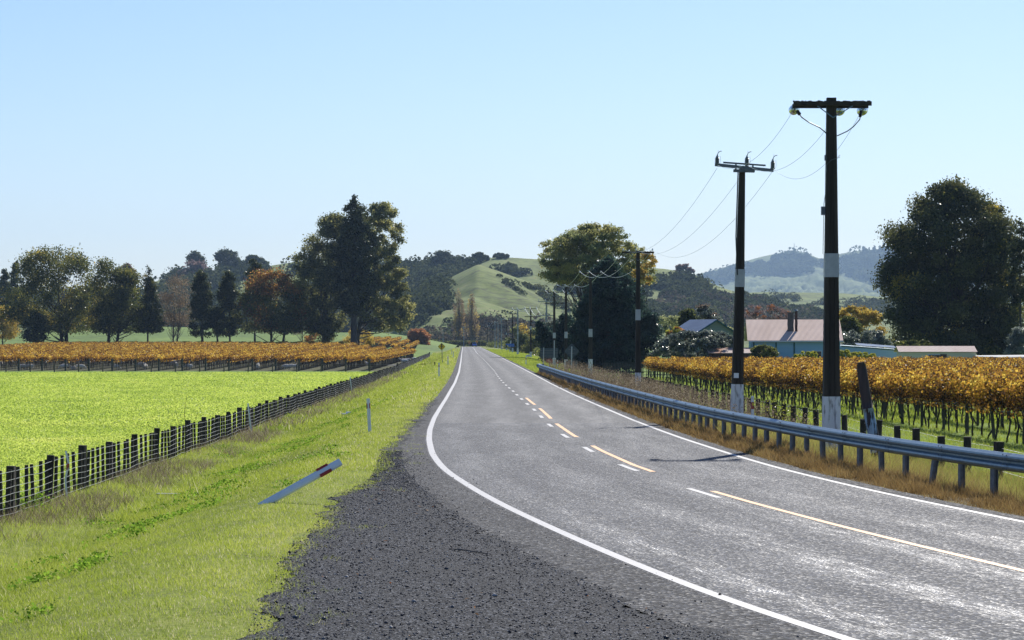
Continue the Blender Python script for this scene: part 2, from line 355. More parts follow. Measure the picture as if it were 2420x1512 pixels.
def strip(name, d0, d1, xl, xr, z, mat, nx=2, step=1.0, kind='structure', jag=None):
    dd = np.arange(d0, d1+1e-6, step); A = []
    for d in dd:
        a, b = float(xl(d)), float(xr(d)); xs = np.linspace(a, b, nx)
        if jag is not None: xs[0] += jag(d)
        A.append(np.stack([xs, np.full(nx, d), np.full(nx, z)], 1))
    A = np.array(A); n = len(dd)
    i, j = np.meshgrid(np.arange(n-1), np.arange(nx-1), indexing='ij')
    Q = np.stack([i*nx+j, i*nx+j+1, (i+1)*nx+j+1, (i+1)*nx+j], -1).reshape(-1, 4)
    o = np_mesh(name, A.reshape(-1, 3), 4, mat, tris=Q); tag(o, kind=kind)
    uvl = o.data.uv_layers.new(name='UVMap'); VV = A.reshape(-1, 3)[Q.ravel()]
    uvl.data.foreach_set('uv', np.stack([VV[:, 0]-Lx(VV[:, 1]), VV[:, 1]], 1).astype(np.float32).ravel()); return o
sealL = lambda d: Lx(d)-np.interp(d, [0, 45, 60, 75, 95, 200], [1.25, 1.15, .95, .8, .5, .5])
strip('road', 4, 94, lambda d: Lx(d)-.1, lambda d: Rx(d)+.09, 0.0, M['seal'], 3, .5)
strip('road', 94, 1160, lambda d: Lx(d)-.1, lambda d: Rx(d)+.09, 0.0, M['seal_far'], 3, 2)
strip('road_shoulder', 4, 1160, sealL, lambda d: Lx(d)-.1, 0.0, M['seal_dark'], 2, .5)
strip('road_shoulder', 4, 1160, lambda d: Rx(d)+.09, lambda d: Rx(d)+.42+.07*vnoise(d*1.3, d*0+7., 6), 0.0, M['seal_dark'], 2, .5)
dd = np.arange(4, 130, .12); A = []
for d in dd:
    g = float(Gx(d)); xs = np.concatenate([np.linspace(g-.22-.30*float(vnoise(d*1.1, d*0+2., 15))-.25*float(vnoise(d*4., d*0+5., 16)), g, 6), np.linspace(g, sealL(d)+.12+.3*float(vnoise(d*2.2, d*0+1., 18))+.12*float(vnoise(d*7., d*0+1., 19)), 4)[1:]]); zz = np.where(xs < g-.01, gz(xs, np.full(9, d))+.02, .004); zz[0] -= .06
    A.append(np.stack([xs, np.full(9, d), zz], 1))
A = np.array(A); i, j = np.meshgrid(np.arange(len(dd)-1), np.arange(8), indexing='ij')
gv = np_mesh('gravel_shoulder', A.reshape(-1, 3), 4, M['gravel'], tris=np.stack([i*9+j, i*9+j+1, (i+1)*9+j+1, (i+1)*9+j], -1).reshape(-1, 4), smooth=True); tag(gv, kind='structure')
strip('side_road', 1128, 1158, lambda d: -130, lambda d: Rx(d)+.3, -.012, M['seal_far'], 6, 5)
def edge_w(d): return .125
strip('edge_line', 4, 1150, lambda d: Lx(d)-.075, lambda d: Lx(d)+.075, .004, M['paint_white'], 2, .5)
strip('edge_line', 4, 1150, lambda d: Rx(d)-.06, lambda d: Rx(d)+.06, .004, M['paint_white'], 2, .5)
def Cx(d): return np.interp(d, [0,20,26,34,38,42,48,54,62,70,82,95,101.4,112.3,122.5,132.6,142.7,154,165.4,182.9,205.9,250.6,295.8,374,477,619,882,1150],
    list((Lx(np.array([0,20,26,34,38,42,48,54,62,70,82,95.]))*.45+Rx(np.array([0,20,26,34,38,42,48,54,62,70,82,95.]))*.55))+[1.01,.83,.61,.41,.22,.02,-.23,-.55,-.92,-1.5,-2.21,-3.44,-5.19,-7.5,-11.4,-15.8])
mb = MB(); mw = MB()
def dash(m_, d0, d1, off, w):
    st = np.linspace(d0, d1, max(2, int((d1-d0)/1.5)+1))
    for a, b in zip(st[:-1], st[1:]):
        m_.add([(Cx(a)+off-w/2, a, .004), (Cx(a)+off+w/2, a, .004), (Cx(b)+off+w/2, b, .004), (Cx(b)+off-w/2, b, .004)], [(0, 1, 2, 3)])
k = 0; d = 99.8
while d > 58: d -= 10.1
while d < 560: dash(mw, d, d+3.1, 0, .12); d += 10.1
dash(mw, 560, 1140, 0, .11)
tag(mw.build('centre_line', M['paint_white']), kind='structure')
# yellow stripes beside the centre line (13 m painted, 7 m clear), long solid run near the camera
for a, b in [(120, 134.3), (98.9, 113.7), (80.1, 93), (59, 73.6), (33.5, 51.5)]: dash(mb, a, b, .27, .12)
tag(mb.build('yellow_line', M['paint_yellow']), kind='structure')
# ------------------------------------------------------------------ loose stones and litter on the shoulder
N = 24000
d_ = 24+46*rng.random(N)**1.5; a_ = Gx(d_)-.3; b_ = sealL(d_)+.15
t_ = rng.random(N); X_ = a_+(b_-a_)*t_+np.where(rng.random(N) < .22, rng.exponential(.28, N), 0)
s_ = rng.lognormal(math.log(.0078), .36, N)*np.where(rng.random(N) < .03, 1.7, 1); s_ = np.clip(s_, .004, .035)
o8 = np.array([[1,0,0],[0,1,0],[-1,0,0],[0,-1,0],[0,0,.7],[0,0,-.5]])
T8 = np.array([[0,1,4],[1,2,4],[2,3,4],[3,0,4],[1,0,5],[2,1,5],[3,2,5],[0,3,5]])
VV = o8[None]*(1+rng.normal(0, .28, (N, 6, 1)))*s_[:, None, None]
th = rng.random(N)*6.283; c_, sn = np.cos(th)[:, None], np.sin(th)[:, None]
VV = np.stack([VV[..., 0]*c_-VV[..., 1]*sn, VV[..., 0]*sn+VV[..., 1]*c_, VV[..., 2]], -1)+np.stack([X_, d_, s_*.3+.004], -1)[:, None]
TT = (T8[None]+6*np.arange(N)[:, None, None]).reshape(-1, 3)
gs = np_mesh('loose_gravel', VV.reshape(-1, 3), 3, M['stone'], tone=np.repeat(rng.random(N), 8), tris=TT); tag(gs, 'loose dark gravel stones on the shoulder beside the seal', 'gravel', kind='stuff')
N = 46; d_ = 26+26*rng.random(N); X_ = Gx(d_)+.1+(sealL(d_)-Gx(d_)+.3)*rng.random(N)
M['litter'] = leafmat('leaf_litter', [(0, (.20, .06, .02)), (.5, (.30, .16, .07)), (1, (.55, .46, .33))], .2)
lt = np_mesh('leaf_litter', leaves(np.stack([X_, d_, np.full(N, .016)], 1), rng.uniform(.03, .085, N), .35, 5), 4, M['litter'], tone=rng.random(N)); tag(lt, 'dry leaves and wood chips scattered over the dark gravel', 'leaf litter', kind='stuff')
p0, p1 = sat(1799, 2199, 0), 0
def ongr(sx, sy, z=0.0):
    d = (CAMH-z)*11755/(sy-1359.7); return np.array([(sx-2048)*d/11755, d, z])
mb = MB(); mb.tube([ongr(1797,2198)+[0,0,.012], ongr(1830,2206)+[0,0,.03], ongr(1880,2210)+[0,0,.022], ongr(1950,2219)+[0,0,.014]], [.007,.011,.010,.006], 6)
tag(mb.build('stick', M['barkgrey']), 'thin bare grey stick lying on the dark gravel shoulder', 'stick')

# ------------------------------------------------------------------ grasses (things nobody could count)
def verge_pts(n, d0, d1, pw=1.0, tl=0.0, tr=1.0):
    d = d0+(d1-d0)*rng.random(n)**pw; g = Gx(d); f = fenceX(d)
    t = tl+(tr-tl)*rng.random(n); X = g+.1+(f-g-.1)*t
    return X, d, t
def add_grass(sets, name, mat, label, cat):
    VS, TS = [], []
    for X, d, h, w, tone, lean in sets:
        P = np.stack([X, d, gz(X, d)-.01], 1); VS.append(blades(P, h, w, lean, (-.05, -.12))); TS.append(tone)
    o = np_mesh(name, np.concatenate(VS), 3, mat, tone=np.clip(np.concatenate(TS), 0, 1)); return tag(o, label, cat, kind='stuff')
sets = []
for n, d0, d1, h, w in [(270000, 25, 62, .044, .008), (180000, 60, 130, .056, .016), (90000, 125, 330, .085, .045), (40000, 320, 900, .12, .14)]:
    X, d, t = verge_pts(n, d0, d1, 1.15, 0, 1.02)
    pn = vnoise(X*.8, d*.35, 11); pn2 = vnoise(X*2.6, d*1.3, 12)
    W_ = (Gx(d)-fenceX(d))*t; pn3 = vnoise(X*5., d*1.6, 13); bald = ((t > .76) & (rng.random(n) < .55)) | (W_ < .12+.38*pn2+.42*pn3) & (rng.random(n) < .93)
    olive = sst((.33-t)/.2)                                  # worn, drier strip next to the gravel
    hh = h*rng.lognormal(0, .35, n)*(1+.9*sst((t-.45)/.3)+.35*pn)
    tone = .33+.18*pn+.1*rng.normal(size=n)+.18*olive*(.6+pn2)+.12*(t > .55)*pn2
    tone = np.where(rng.random(n) < .08+.10*olive, .8+.2*rng.random(n), tone)
    k = ~bald
    sets.append((X[k], d[k], hh[k], w*rng.uniform(.6, 1.4, k.sum()), tone[k], .42))
nt_ = 150; dt = 25+60*rng.random(nt_)**1.2; Wt = -.75*rng.random(nt_)**2+.35*rng.random(nt_); q = np.repeat(np.arange(nt_), 90); n = len(q); sz = rng.uniform(.4, 1.3, nt_)[q]
X = Gx(dt)[q]-Wt[q]+rng.normal(0, .07, n)*sz; d = dt[q]+rng.normal(0, .16, n)*sz            # tufts creeping into the gravel
sets.append((X, d, .05*sz*rng.lognormal(0, .3, n), np.full(n, .008), np.clip(rng.uniform(.3, .8, nt_)[q]+rng.normal(0, .1, n), 0, 1), .6))
n = 60000; d = 236+600*rng.random(n)**1.3; X = Rx(d)+.45+9*rng.random(n)**1.2
sets.append((X, d, .09*rng.lognormal(0, .35, n), .0002*d*rng.uniform(.6, 1.3, n), .36+.16*vnoise(X*.8, d*.2, 14)+rng.normal(0, .1, n), .45))
add_grass(sets, 'verge_grass', M['blade'], 'sunlit green roadside grass on the bank between gravel and fence', 'grass')
# rank dry growth along the foot of the fence
sets = []
for n, d0, d1, h, w in [(36000, 52, 120, .17, .012), (28000, 110, 400, .24, .03)]:
    X, d, t = verge_pts(n, d0, d1, 1.0, .78, 1.05); pn = vnoise(X*1.4, d*.5, 21); k = pn+rng.normal(0, .25, n)+1.2*(t-.95) > .0
    sets.append((X[k], d[k], (h*rng.lognormal(0, .45, n))[k], w*rng.uniform(.5, 1.2, k.sum()), rng.random(k.sum()), .55))
add_grass(sets, 'dry_fence_grass', M['weed'], 'dry brown stalks and rank grass along the foot of the left fence', 'dry grass')
# broad-leaved weeds in the ditch
C = []
for _ in range(75):
    d = 30+130*random.random()**1.3; t = random.choice([random.uniform(.42, .66), random.uniform(.15, .95)])
    X = float(Gx(d)+(fenceX(d)-Gx(d))*t); r = random.uniform(.15, .6); n = int(40+260*r)
    P = rng.normal(size=(n, 2))*r*[.55, 1.3]+[X, d]; C.append(np.stack([P[:, 0], P[:, 1], gz(P[:, 0], P[:, 1])+rng.uniform(.01, .14, n)], 1))
d = 62; P = rng.normal(size=(420, 2))*[.28, 1.2]+[-10.2, 61.5]; C.append(np.stack([P[:, 0], P[:, 1], gz(P[:, 0], P[:, 1])+rng.uniform(.02, .34, 420)], 1))
C = np.concatenate(C); o = np_mesh('ditch_weeds', leaves(C, rng.uniform(.025, .07, len(C)), .8, 1.2), 4, M['broad'], tone=rng.random(len(C))); tag(o, 'low broad-leaved green weeds along the ditch below the left fence', 'weeds', kind='stuff')
# crop in the paddock: leafy tufts seen against the light
CH, CT, CS = [], [], []
for n, d0, d1, s in [(260000, 52, 130, .058), (230000, 125, 260, .085), (170000, 255, 407, .12)]:
    d = d0+(d1-d0)*rng.random(n)**1.1; xl = -1240/6943*d-2; xr = fenceX(d)-.3
    X = xr+(xl-xr)*rng.random(n); pn = vnoise(X*.5, d*.22, 31); pn2 = vnoise(X*1.7, d*.8, 32)
    h = (.04+.17*rng.random(n)**1.5)*(1+.3*pn2)*np.interp(d, [60, 260, 407], [1, .8, .5])
    CH.append(np.stack([X, d, gz(X, d)+h], 1)); CT.append(.50+.18*pn2+.26*pn+rng.normal(0, .13, n)-.5*(rng.random(n) < .07)); CS.append(s*rng.uniform(.6, 1.3, n))
P = np.concatenate(CH); o = np_mesh('green_crop', leaves(P, np.concatenate(CS), .75, .9), 4, M['crop'], tone=np.clip(np.concatenate(CT), 0, 1)); tag(o, 'bright yellow-green leafy fodder crop filling the left paddock', 'crop', kind='stuff')
# golden grass under and behind the guard rail
def railoff(d): return np.interp(d, [20, 42, 50, 67, 84, 135, 231, 300], [2.6, 2.15, 1.9, 1.5, 1.2, .95, .62, .5])
sets = []
for n, d0, d1, h, w in [(75000, 36, 75, .085, .010), (50000, 72, 140, .10, .02), (30000, 135, 236, .12, .045)]:
    d = d0+(d1-d0)*rng.random(n); X = Rx(d)+.36+(railoff(d)+.55-.36)*rng.random(n)
    pn = vnoise(X*2.5, d*1.1, 41); e = sst((X-Rx(d)-.36)/.35)
    k = rng.random(n) < (.25+.75*e)*(.62+.45*pn)+.1
    hh = h*rng.lognormal(0, .4, n)*(.5+.8*e)*(1+.45*pn)
    tone = .42+.2*pn+rng.normal(0, .16, n)
    sets.append((X[k], d[k], hh[k], w*rng.uniform(.5, 1.3, k.sum()), np.clip(tone[k], 0, .85), .55))
for n, d0, d1, h, w in [(60000, 36, 85, .20, .011), (30000, 80, 110, .2, .02)]:
    d = d0+(d1-d0)*rng.random(n); X = Rx(d)+railoff(d)+.2+(RFX+.3-Rx(d)-railoff(d))*rng.random(n)**1.15
    pn = vnoise(X*1.2, d*.6, 43); hh = h*rng.lognormal(0, .4, n)*(1+.5*pn)
    tone = np.where(rng.random(n) < .22, rng.uniform(.1, .6, n), .86+.12*pn+rng.normal(0, .06, n))
    sets.append((X, d, hh, w*rng.uniform(.5, 1.3, n), tone, .5))
nt_ = 420; dt = 38+150*rng.random(nt_)**1.4; Xt = Rx(dt)+.5+(railoff(dt)+.5)*rng.random(nt_); q = np.repeat(np.arange(nt_), 110); n = len(q); sc = np.interp(dt, [38, 100, 190], [1, 1.4, 2])
X = Xt[q]+rng.normal(0, .11, n)*sc[q]; d = dt[q]+rng.normal(0, .14, n)*sc[q]
sets.append((X, d, .17*rng.lognormal(0, .3, n), .011*sc[q]**1.5, np.clip(rng.uniform(.05, .6, nt_)[q]+rng.normal(0, .12, n), 0, .8), .5))
add_grass(sets, 'golden_verge_grass', M['dryblade'], 'golden dry grass under and behind the steel guard rail', 'dry grass')
# grass between the right fence and under the vines
sets = []
for n, d0, d1, h, w in [(60000, 62, 130, .11, .018), (60000, 125, 320, .14, .06)]:
    d = d0+(d1-d0)*rng.random(n)**1.2; hi = np.minimum(d*.19+1, 36); X = RFX-.5+(hi-RFX+.5)*rng.random(n); pn = vnoise(X*.9, d*.3, 45)
    sets.append((X, d, h*rng.lognormal(0, .35, n), w*rng.uniform(.5, 1.3, n), .30+.18*pn+rng.normal(0, .13, n)+.45*(rng.random(n) < .05), .5))
add_grass(sets, 'vineyard_sward', M['blade'], 'green grass growing between the right fence and under the vines', 'grass')
# tall dry weeds behind the rail
st, se = [], []
n = 5200; d = 96+150*rng.random(n)**1.15; lo = Rx(d)+railoff(d)+.35
X = lo+(RFX-.5-lo)*rng.random(n)**1.2; k = vnoise(X*.7, d*.16, 51)+rng.normal(0, .4, n) > -.35; X, d = X[k], d[k]; n = len(X)
P = np.stack([X, d, gz(X, d)], 1); H = rng.uniform(.45, 1.05, n)*np.interp(d, [96, 120, 200, 246], [.75, 1, 1.1, 1.3])
B = blades(P, H, .022*np.interp(d, [96, 240], [1, 1.6]), .22, (-.03, 0)); tips = B.reshape(-1, 3, 3)[:, 2]
hd = np.repeat(tips, 6, 0)+rng.normal(0, .07, (n*6, 3))-np.array([0, 0, .06]); q = leaves(hd, rng.uniform(.03, .08, len(hd)), .6)
q2 = q.reshape(-1, 4, 3); tri = np.concatenate([B, q2[:, :3].reshape(-1, 3), q2[:, [0, 2, 3]].reshape(-1, 3)])
o = np_mesh('tall_dry_weeds', tri, 3, M['weed'], tone=np.concatenate([rng.random(n)*.7, rng.random(len(hd)), rng.random(len(hd))])); tag(o, 'tall grey-brown dry weeds with seed heads behind the guard rail', 'weeds', kind='stuff')
# ------------------------------------------------------------------ steel guard rail
rail = thing('guard_rail', 'long galvanised W-beam steel guard rail along the right road edge', 'guard rail', (float(Rx(60)+railoff(60)), 60, 0))
def railP(d, dz=0.0, off=0.0):
    return np.array([float(Rx(d)+railoff(d))+off-rail.location.x, d-60, dz])
def rail_base(d): return float(gz(Rx(d)+railoff(d)+.05, d))
prof = [(.0, .0), (-.025, .02), (-.075, .045), (-.083, .075), (-.075, .105), (-.012, .14), (-.012, .17), (-.075, .205), (-.083, .235), (-.075, .265), (-.025, .295), (.0, .312)]
def panel(d0, d1, lap):
    m_ = MB(); stp = np.linspace(d0-lap, d1, 4); V = []
    for d in stp:
        t = np.array([float(Rx(d+.5)+railoff(d+.5)-Rx(d-.5)-railoff(d-.5)), 1.0]); nrm = np.array([t[1], -t[0]])/np.linalg.norm(t)
        for th in (0, .006):
            for a, b in prof:
                p = railP(d); q = a*1.0+th-.003*(d == stp[0]); V.append((p[0]+nrm[0]*q, p[1]+nrm[1]*q, .42+b))
    n = len(prof); Q = []
    for i in range(3):
        for k in range(2):
            for j in range(n-1):
                a = (i*2+k)*n+j; b = ((i+1)*2+k)*n+j; Q.append((a, a+1, b+1, b) if k == 0 else (a, b, b+1, a+1))
        Q.append(((i*2)*n, (i*2+2)*n, (i*2+3)*n, (i*2+1)*n)); Q.append(((i*2)*n+n-1, (i*2+1)*n+n-1, (i*2+3)*n+n-1, (i*2+2)*n+n-1))
    m_.add(V, Q)
    t = np.array([float(Rx(d1+.5)+railoff(d1+.5)-Rx(d1-.5)-railoff(d1-.5)), 1.0]); nrm = np.array([t[1], -t[0]])/np.linalg.norm(t); V = []
    for q in (-.26, -.235):                                 # dark lap edge of the next panel
        p = railP(d1+q); V += [(p[0]+nrm[0]*(aa-.004), p[1]+nrm[1]*(aa-.004), .42+bb) for aa, bb in prof]
    m_.add(V, [(j, j+1, n+j+1, n+j) for j in range(n-1)], 1)
    for k in (-1, 1):                                       # splice bolts
        for zz in (.46, .54, .62, .70):
            p = railP(d1-.12+.1*k); m_.box((p[0]-.078, p[1], zz+.002*k), (.014, .024, .024), mi=1)
    return m_.build('rail_panel', [M['galv'], M['steel_dark']], rail)
d = 30.0
while d < 236: panel(d, d+4, .12); d += 4
d = 33.0
post0 = None
while d < 237:
    p = railP(d, 0, .07); b = rail_base(d)
    if post0 is None:
        mb = MB(); h = .98
        mb.box((-.045, 0, .55-h/2+.1), (.008, .11, h)); mb.box((.045, 0, .55-h/2+.1), (.008, .11, h)); mb.box((0, 0, .55-h/2+.1), (.082, .008, h))
        post0 = mb.build('rail_post', M['galv_post'], rail); po = post0
    else: po = cp(post0, rail)
    po.location = (p[0]+.01, p[1], 0); po.rotation_euler = (0, random.gauss(0, .015)+(.10 if abs(d-55) < .4 else 0), random.gauss(0, .1)+.25)
    d += 2
mb = MB(); p = railP(237.6); mb.tube([p+[0,-.9,.58], p+[.05,0,.58], p+[.22,.4,.57], p+[.5,.45,.56]], .15, 8); mb.build('rail_end', M['galv'], rail)

# ------------------------------------------------------------------ left post, batten and wire fence
def post_mesh(h, w, dp, mat, name, lean=0):
    m_ = MB(); m_.box((0, 0, h/2-.12), (w, dp, h+.24), taper=.94); return m_
fence = thing('field_fence', 'long dark timber post, batten and wire fence along the green paddock', 'fence', (float(fenceX(59)), 59, float(fz(59))))
def FP(d, z): return np.array([float(fenceX(d))-fence.location.x, d-59, z-fence.location.z])
def fbase(d): return float(gz(fenceX(d), d))
pm = [post_mesh(1.06*k, .17, .15, None, 'post') for k in (1, 1.04, .97)]
posts = [x.build('post', M['wood'], fence) for x in pm]; used = set()
bm_ = MB(); bm_.box((0, 0, .5), (.074, .045, .94)); bat0 = bm_.build('batten', M['wood'], fence); nb = 0
d = 59-5.5*2; k = 0; FD = []
rest = MB()
while d < 404:
    dd = d+random.gauss(0, .12); src = posts[k % 3]
    o = src if k % 3 not in used else cp(src, fence); used.add(k % 3)
    o.location = FP(dd, fbase(dd)); o.rotation_euler = (random.gauss(0, .02), random.gauss(0, .03), random.gauss(0, .2)); FD.append(dd)
    for j in range(1, 6):
        db = d+5.5*j/5-.06+random.gauss(0, .03)
        if j == 5: db = d+5.22
        if db > 403: break
        if nb < 100:
            o = bat0 if nb == 0 else cp(bat0, fence); o.location = FP(db, fbase(db)+.0); o.rotation_euler = (random.gauss(0, .015), random.gauss(0, .025), 0)
        else: rest.box(FP(db, fbase(db)+.5), (.074, .045, .94))
        nb += 1
    d += 5.5; k += 1
tag(rest.build('batten', M['wood'], fence), kind='stuff')
for zi, z in enumerate((.10, .22, .35, .48, .62, .77, .93)):
    mb = MB(); pts = [FP(d, fbase(d)+z+(.012*math.sin(d*2.1+zi) if z < .9 else 0))+np.array([.095, 0, 0]) for d in np.arange(48, 404, 1.83)]
    mb.tube(pts, .0052, 4); mb.build('wire', M['wire'], fence)
mb = MB(); 
for dd in (405.0,):
    mb.box(FP(dd, fbase(dd)+.55), (.24, .24, 1.55)); mb.box(FP(dd+1.4, fbase(dd)+.5), (.2, .2, 1.4)); mb.tube([FP(dd, fbase(dd)+.2), FP(dd+1.4, fbase(dd)+1.0)], .05, 6)
mb.build('corner_post', M['wood'], fence)
# netting fence along the vineyard headland beyond it
f2 = thing('netting_fence', 'wire netting fence beyond the corner post beside the sheep and left vines', 'fence', (float(fenceX(408)), 408, float(fz(408))))
def FP2(d, z): return np.array([float(fenceX(d))-f2.location.x, d-408, z-f2.location.z])
p0 = None
for d in np.arange(412, 792, 6.0):
    if p0 is None: mb = MB(); mb.box((0, 0, .5), (.13, .13, 1.3)); p0 = mb.build('post', M['wood'], f2); o = p0
    elif d > 780: continue
    else: o = cp(p0, f2)
    o.location = FP2(d, fbase(d))
for z in (.1, .25, .4, .55, .7, .85, 1.0):
    mb = MB(); mb.tube([FP2(d, fbase(d)+z)+np.array([.08, 0, 0]) for d in np.arange(408, 786, 3.0)], .013, 4); mb.build('wire', M['galv_post'], f2)
mb = MB(); mb.box(FP2(786, fbase(786)+.6), (.28, .28, 1.6)); mb.build('corner_post', M['wood'], f2)
# cross fence running left in front of the vines
f3 = thing('vine_headland_fence', 'low wire fence in front of the left vines running away from the road', 'fence', (float(fenceX(408)), 408, float(fz(408))))
p0 = None
for k in range(0, 24):
    if p0 is None: mb = MB(); mb.box((0, 0, .5), (.16, .16, 1.3)); p0 = mb.build('post', M['wood_grey'], f3); o = p0
    else: o = cp(p0, f3)
    o.location = (-3.4*(k+1)-.6, 2.0+.1*k, float(gz(fenceX(408)-3.4*(k+1), 410))-f3.location.z)
for z in (.3, .55, .8, 1.05):
    mb = MB(); mb.tube([(-x, 2+.03*x, z) for x in np.arange(0, 84, 4.0)], .012, 4); mb.build('wire', M['galv_post'], f3)
# farm gate by the driveway
gt = thing('farm_gate', 'grey steel farm gate at the driveway between the two left vine blocks', 'gate', (-29.5, 800, float(gz(-29, 800))))
mb = MB()
for z in (.25, .45, .65, .88, 1.12): mb.tube([(-4.2, 0, z), (0, 0, z)], .022, 5)
for x in (-4.2, -2.1, 0): mb.tube([(x, 0, .2), (x, 0, 1.14)], .025, 5)
mb.build('gate_frame', M['galv_post'], gt); mb = MB(); mb.box((.3, 0, .75), (.3, .3, 1.9)); mb.build('post', M['wood_grey'], gt)
dv = MB(); 
for a, b in [(-33, -24), (-24, -17), (-17, -12), (-12, -8.8)]:
    za = float(gz(a, 527)); zb = float(gz(b, 527)); dv.add([(a, 521, za+.05), (b, 521, zb+.05), (b, 534, zb+.05), (a, 534, za+.05)], [(0, 1, 2, 3)])
tag(dv.build('driveway', M['seal_far']), kind='structure')

# ------------------------------------------------------------------ right fence in front of the vines
f4 = thing('vineyard_fence', 'short dark post and wire fence in front of the right-hand vines', 'fence', (RFX, 68, float(gz(RFX, 68))))
p0 = None; d = 68-4.4*3; k = 0
while d < 300:
    if p0 is None: mb = MB(); mb.box((0, 0, .36), (.19, .17, 1.12), taper=.95); p0 = mb.build('post', M['wood'], f4); o = p0
    else: o = cp(p0, f4)
    o.location = (random.gauss(0, .03), d-68+random.gauss(0, .15), float(gz(RFX, d))-f4.location.z+random.gauss(0, .03)); o.rotation_euler = (0, random.gauss(0, .025), random.gauss(0, .2)); d += 4.4; k += 1
for z in (.25, .5, .78):
    mb = MB(); mb.tube([(.1, d-68, float(gz(RFX, d))-f4.location.z+z) for d in np.arange(55, 300, 4.4)], .004, 4); mb.build('wire', M['wire'], f4)

# ------------------------------------------------------------------ vineyards
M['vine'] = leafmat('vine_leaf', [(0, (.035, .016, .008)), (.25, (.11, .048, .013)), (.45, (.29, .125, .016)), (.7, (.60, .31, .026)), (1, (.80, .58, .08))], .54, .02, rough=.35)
def vine_leaves(L, per_m, size, zb, zt, wid, prof, seed, slope=0.0, d0=0):
    n = int(L*per_m); t = rng.random(n)*L
    v = rng.random(n); nz = vnoise(t*.9, t*0+seed, seed); nz2 = vnoise(t*2.9, t*0+seed+1, seed+1)
    top = zt+.10*nz+.13*nz2; bot = zb+.08*vnoise(t*1.3, t*0, seed+2)
    z = bot+(top-bot)*v**.85; k = rng.random(n) < .07; z = np.where(k, top+.22*rng.random(n), z)
    k2 = rng.random(n) < .05; z = np.where(k2, bot-.25*rng.random(n), z)
    w = wid*(.55+.9*np.sin(np.pi*np.clip(v, .05, .98)))*np.where(k, .6, 1)
    x = rng.normal(0, .42, n)*w*(1+.35*nz)
    pl = np.random.default_rng(seed+5).normal(0, .13, 400)[(t/1.75).astype(int) % 400]
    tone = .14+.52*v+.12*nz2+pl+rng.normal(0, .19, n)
    P = np.stack([x+slope*t, t, z+prof(t)], 1)
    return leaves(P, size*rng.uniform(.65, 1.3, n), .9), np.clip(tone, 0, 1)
def trunk_mb(seed, h=1.05):
    r = random.Random(seed); mb = MB(); x = 0; y = 0; pts = []; rad = []
    for i in range(7):
        z = -.08+(h+.1)*i/6; pts.append((x, y, z)); rad.append(.038-.012*i/6+r.uniform(-.004, .006)); x += r.gauss(0, .035); y += r.gauss(0, .045)
    mb.tube(pts, rad, 5); a = pts[-1]
    for sgn in (-1, 1): mb.tube([a, (a[0], a[1]+sgn*.3, h+.02+r.uniform(-.04, .06)), (a[0]+r.gauss(0, .05), a[1]+sgn*.95, h+.05)], [.026, .02, .012], 4)
    return mb
SL = -.008
def row0X(d): return 16.6+SL*(d-95)
nrow = 15
tr_src = []
canopies = {}
for k in range(nrow):
    X0 = 16.6+2.75*k; dstart = max(86 if k else 84, 5.1*X0-6); dstart = min(dstart, 250); dend = 322
    L = dend-dstart; zr = lambda t, a=dstart: rz(t+a)-float(rz(dstart))
    lab = ('golden vine row nearest the road behind the dark post fence' if k == 0 else
           'second golden vine row from the road fence, just behind the nearest row' if k == 1 else
           '%s vine row counted from the road fence, leaves golden, house sheds beyond' % ['', '', 'third', 'fourth', 'fifth', 'sixth', 'seventh', 'eighth', 'ninth', 'tenth', 'eleventh', 'twelfth', 'thirteenth', 'fourteenth', 'farthest'][k])
    root = thing('vine_row', lab, 'vine row', (X0+SL*(dstart-95), dstart, float(rz(dstart))), 0, 'golden vine rows on the right')
    dens, sz = (430, .10) if k == 0 else (320, .115) if k < 3 else (190, .14)
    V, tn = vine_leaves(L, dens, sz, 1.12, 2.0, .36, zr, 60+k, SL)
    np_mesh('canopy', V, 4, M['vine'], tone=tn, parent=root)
    nt_ = 0; rest = MB(); t = .6; pk = 0
    lim = 100 if k < 3 else 0
    if not tr_src: tr_src = [trunk_mb(900+q) for q in range(6)]; tr_obj = []
    while t < L-.5:
        if k < 3 and nt_ < lim:
            q = nt_ % 6
            if len(tr_obj) <= q: o = tr_src[q].build('trunk', M['vinewood'], root); tr_obj.append(o)
            else: o = cp(tr_obj[q], root)
            o.location = (SL*t+random.gauss(0, .06), t, float(zr(t))); o.rotation_euler = (random.gauss(0, .06), random.gauss(0, .07), random.choice((0, 3.14))+random.gauss(0, .2)); nt_ += 1
        elif k < 9:
            s_ = tr_src[random.randrange(6)]; rest.add(np.array(s_.v)+np.array([SL*t+random.gauss(0, .06), t, float(zr(t))]), s_.f)
        t += 1.75+random.gauss(0, .15)
    if rest.n: tag(rest.build('trunk', M['vinewood'], root), kind='stuff')
    t = 0.1; pp = None
    while t < L and k < 8:
        if pp is None: mb = MB(); mb.box((0, 0, .85), (.10, .10, 1.9)); pp = mb.build('post', M['wood_grey'], root); o = pp
        else: o = cp(pp, root)
        o.location = (SL*t, t, float(zr(t))); o.rotation_euler = (random.gauss(0, .02), random.gauss(0, .02), 0); t += 5.6
    mb = MB(); mb.tube([(SL*t, t, float(zr(t))+1.0) for t in np.arange(0, L, 12)], .006, 4); mb.build('wire', M['galv_post'], root)
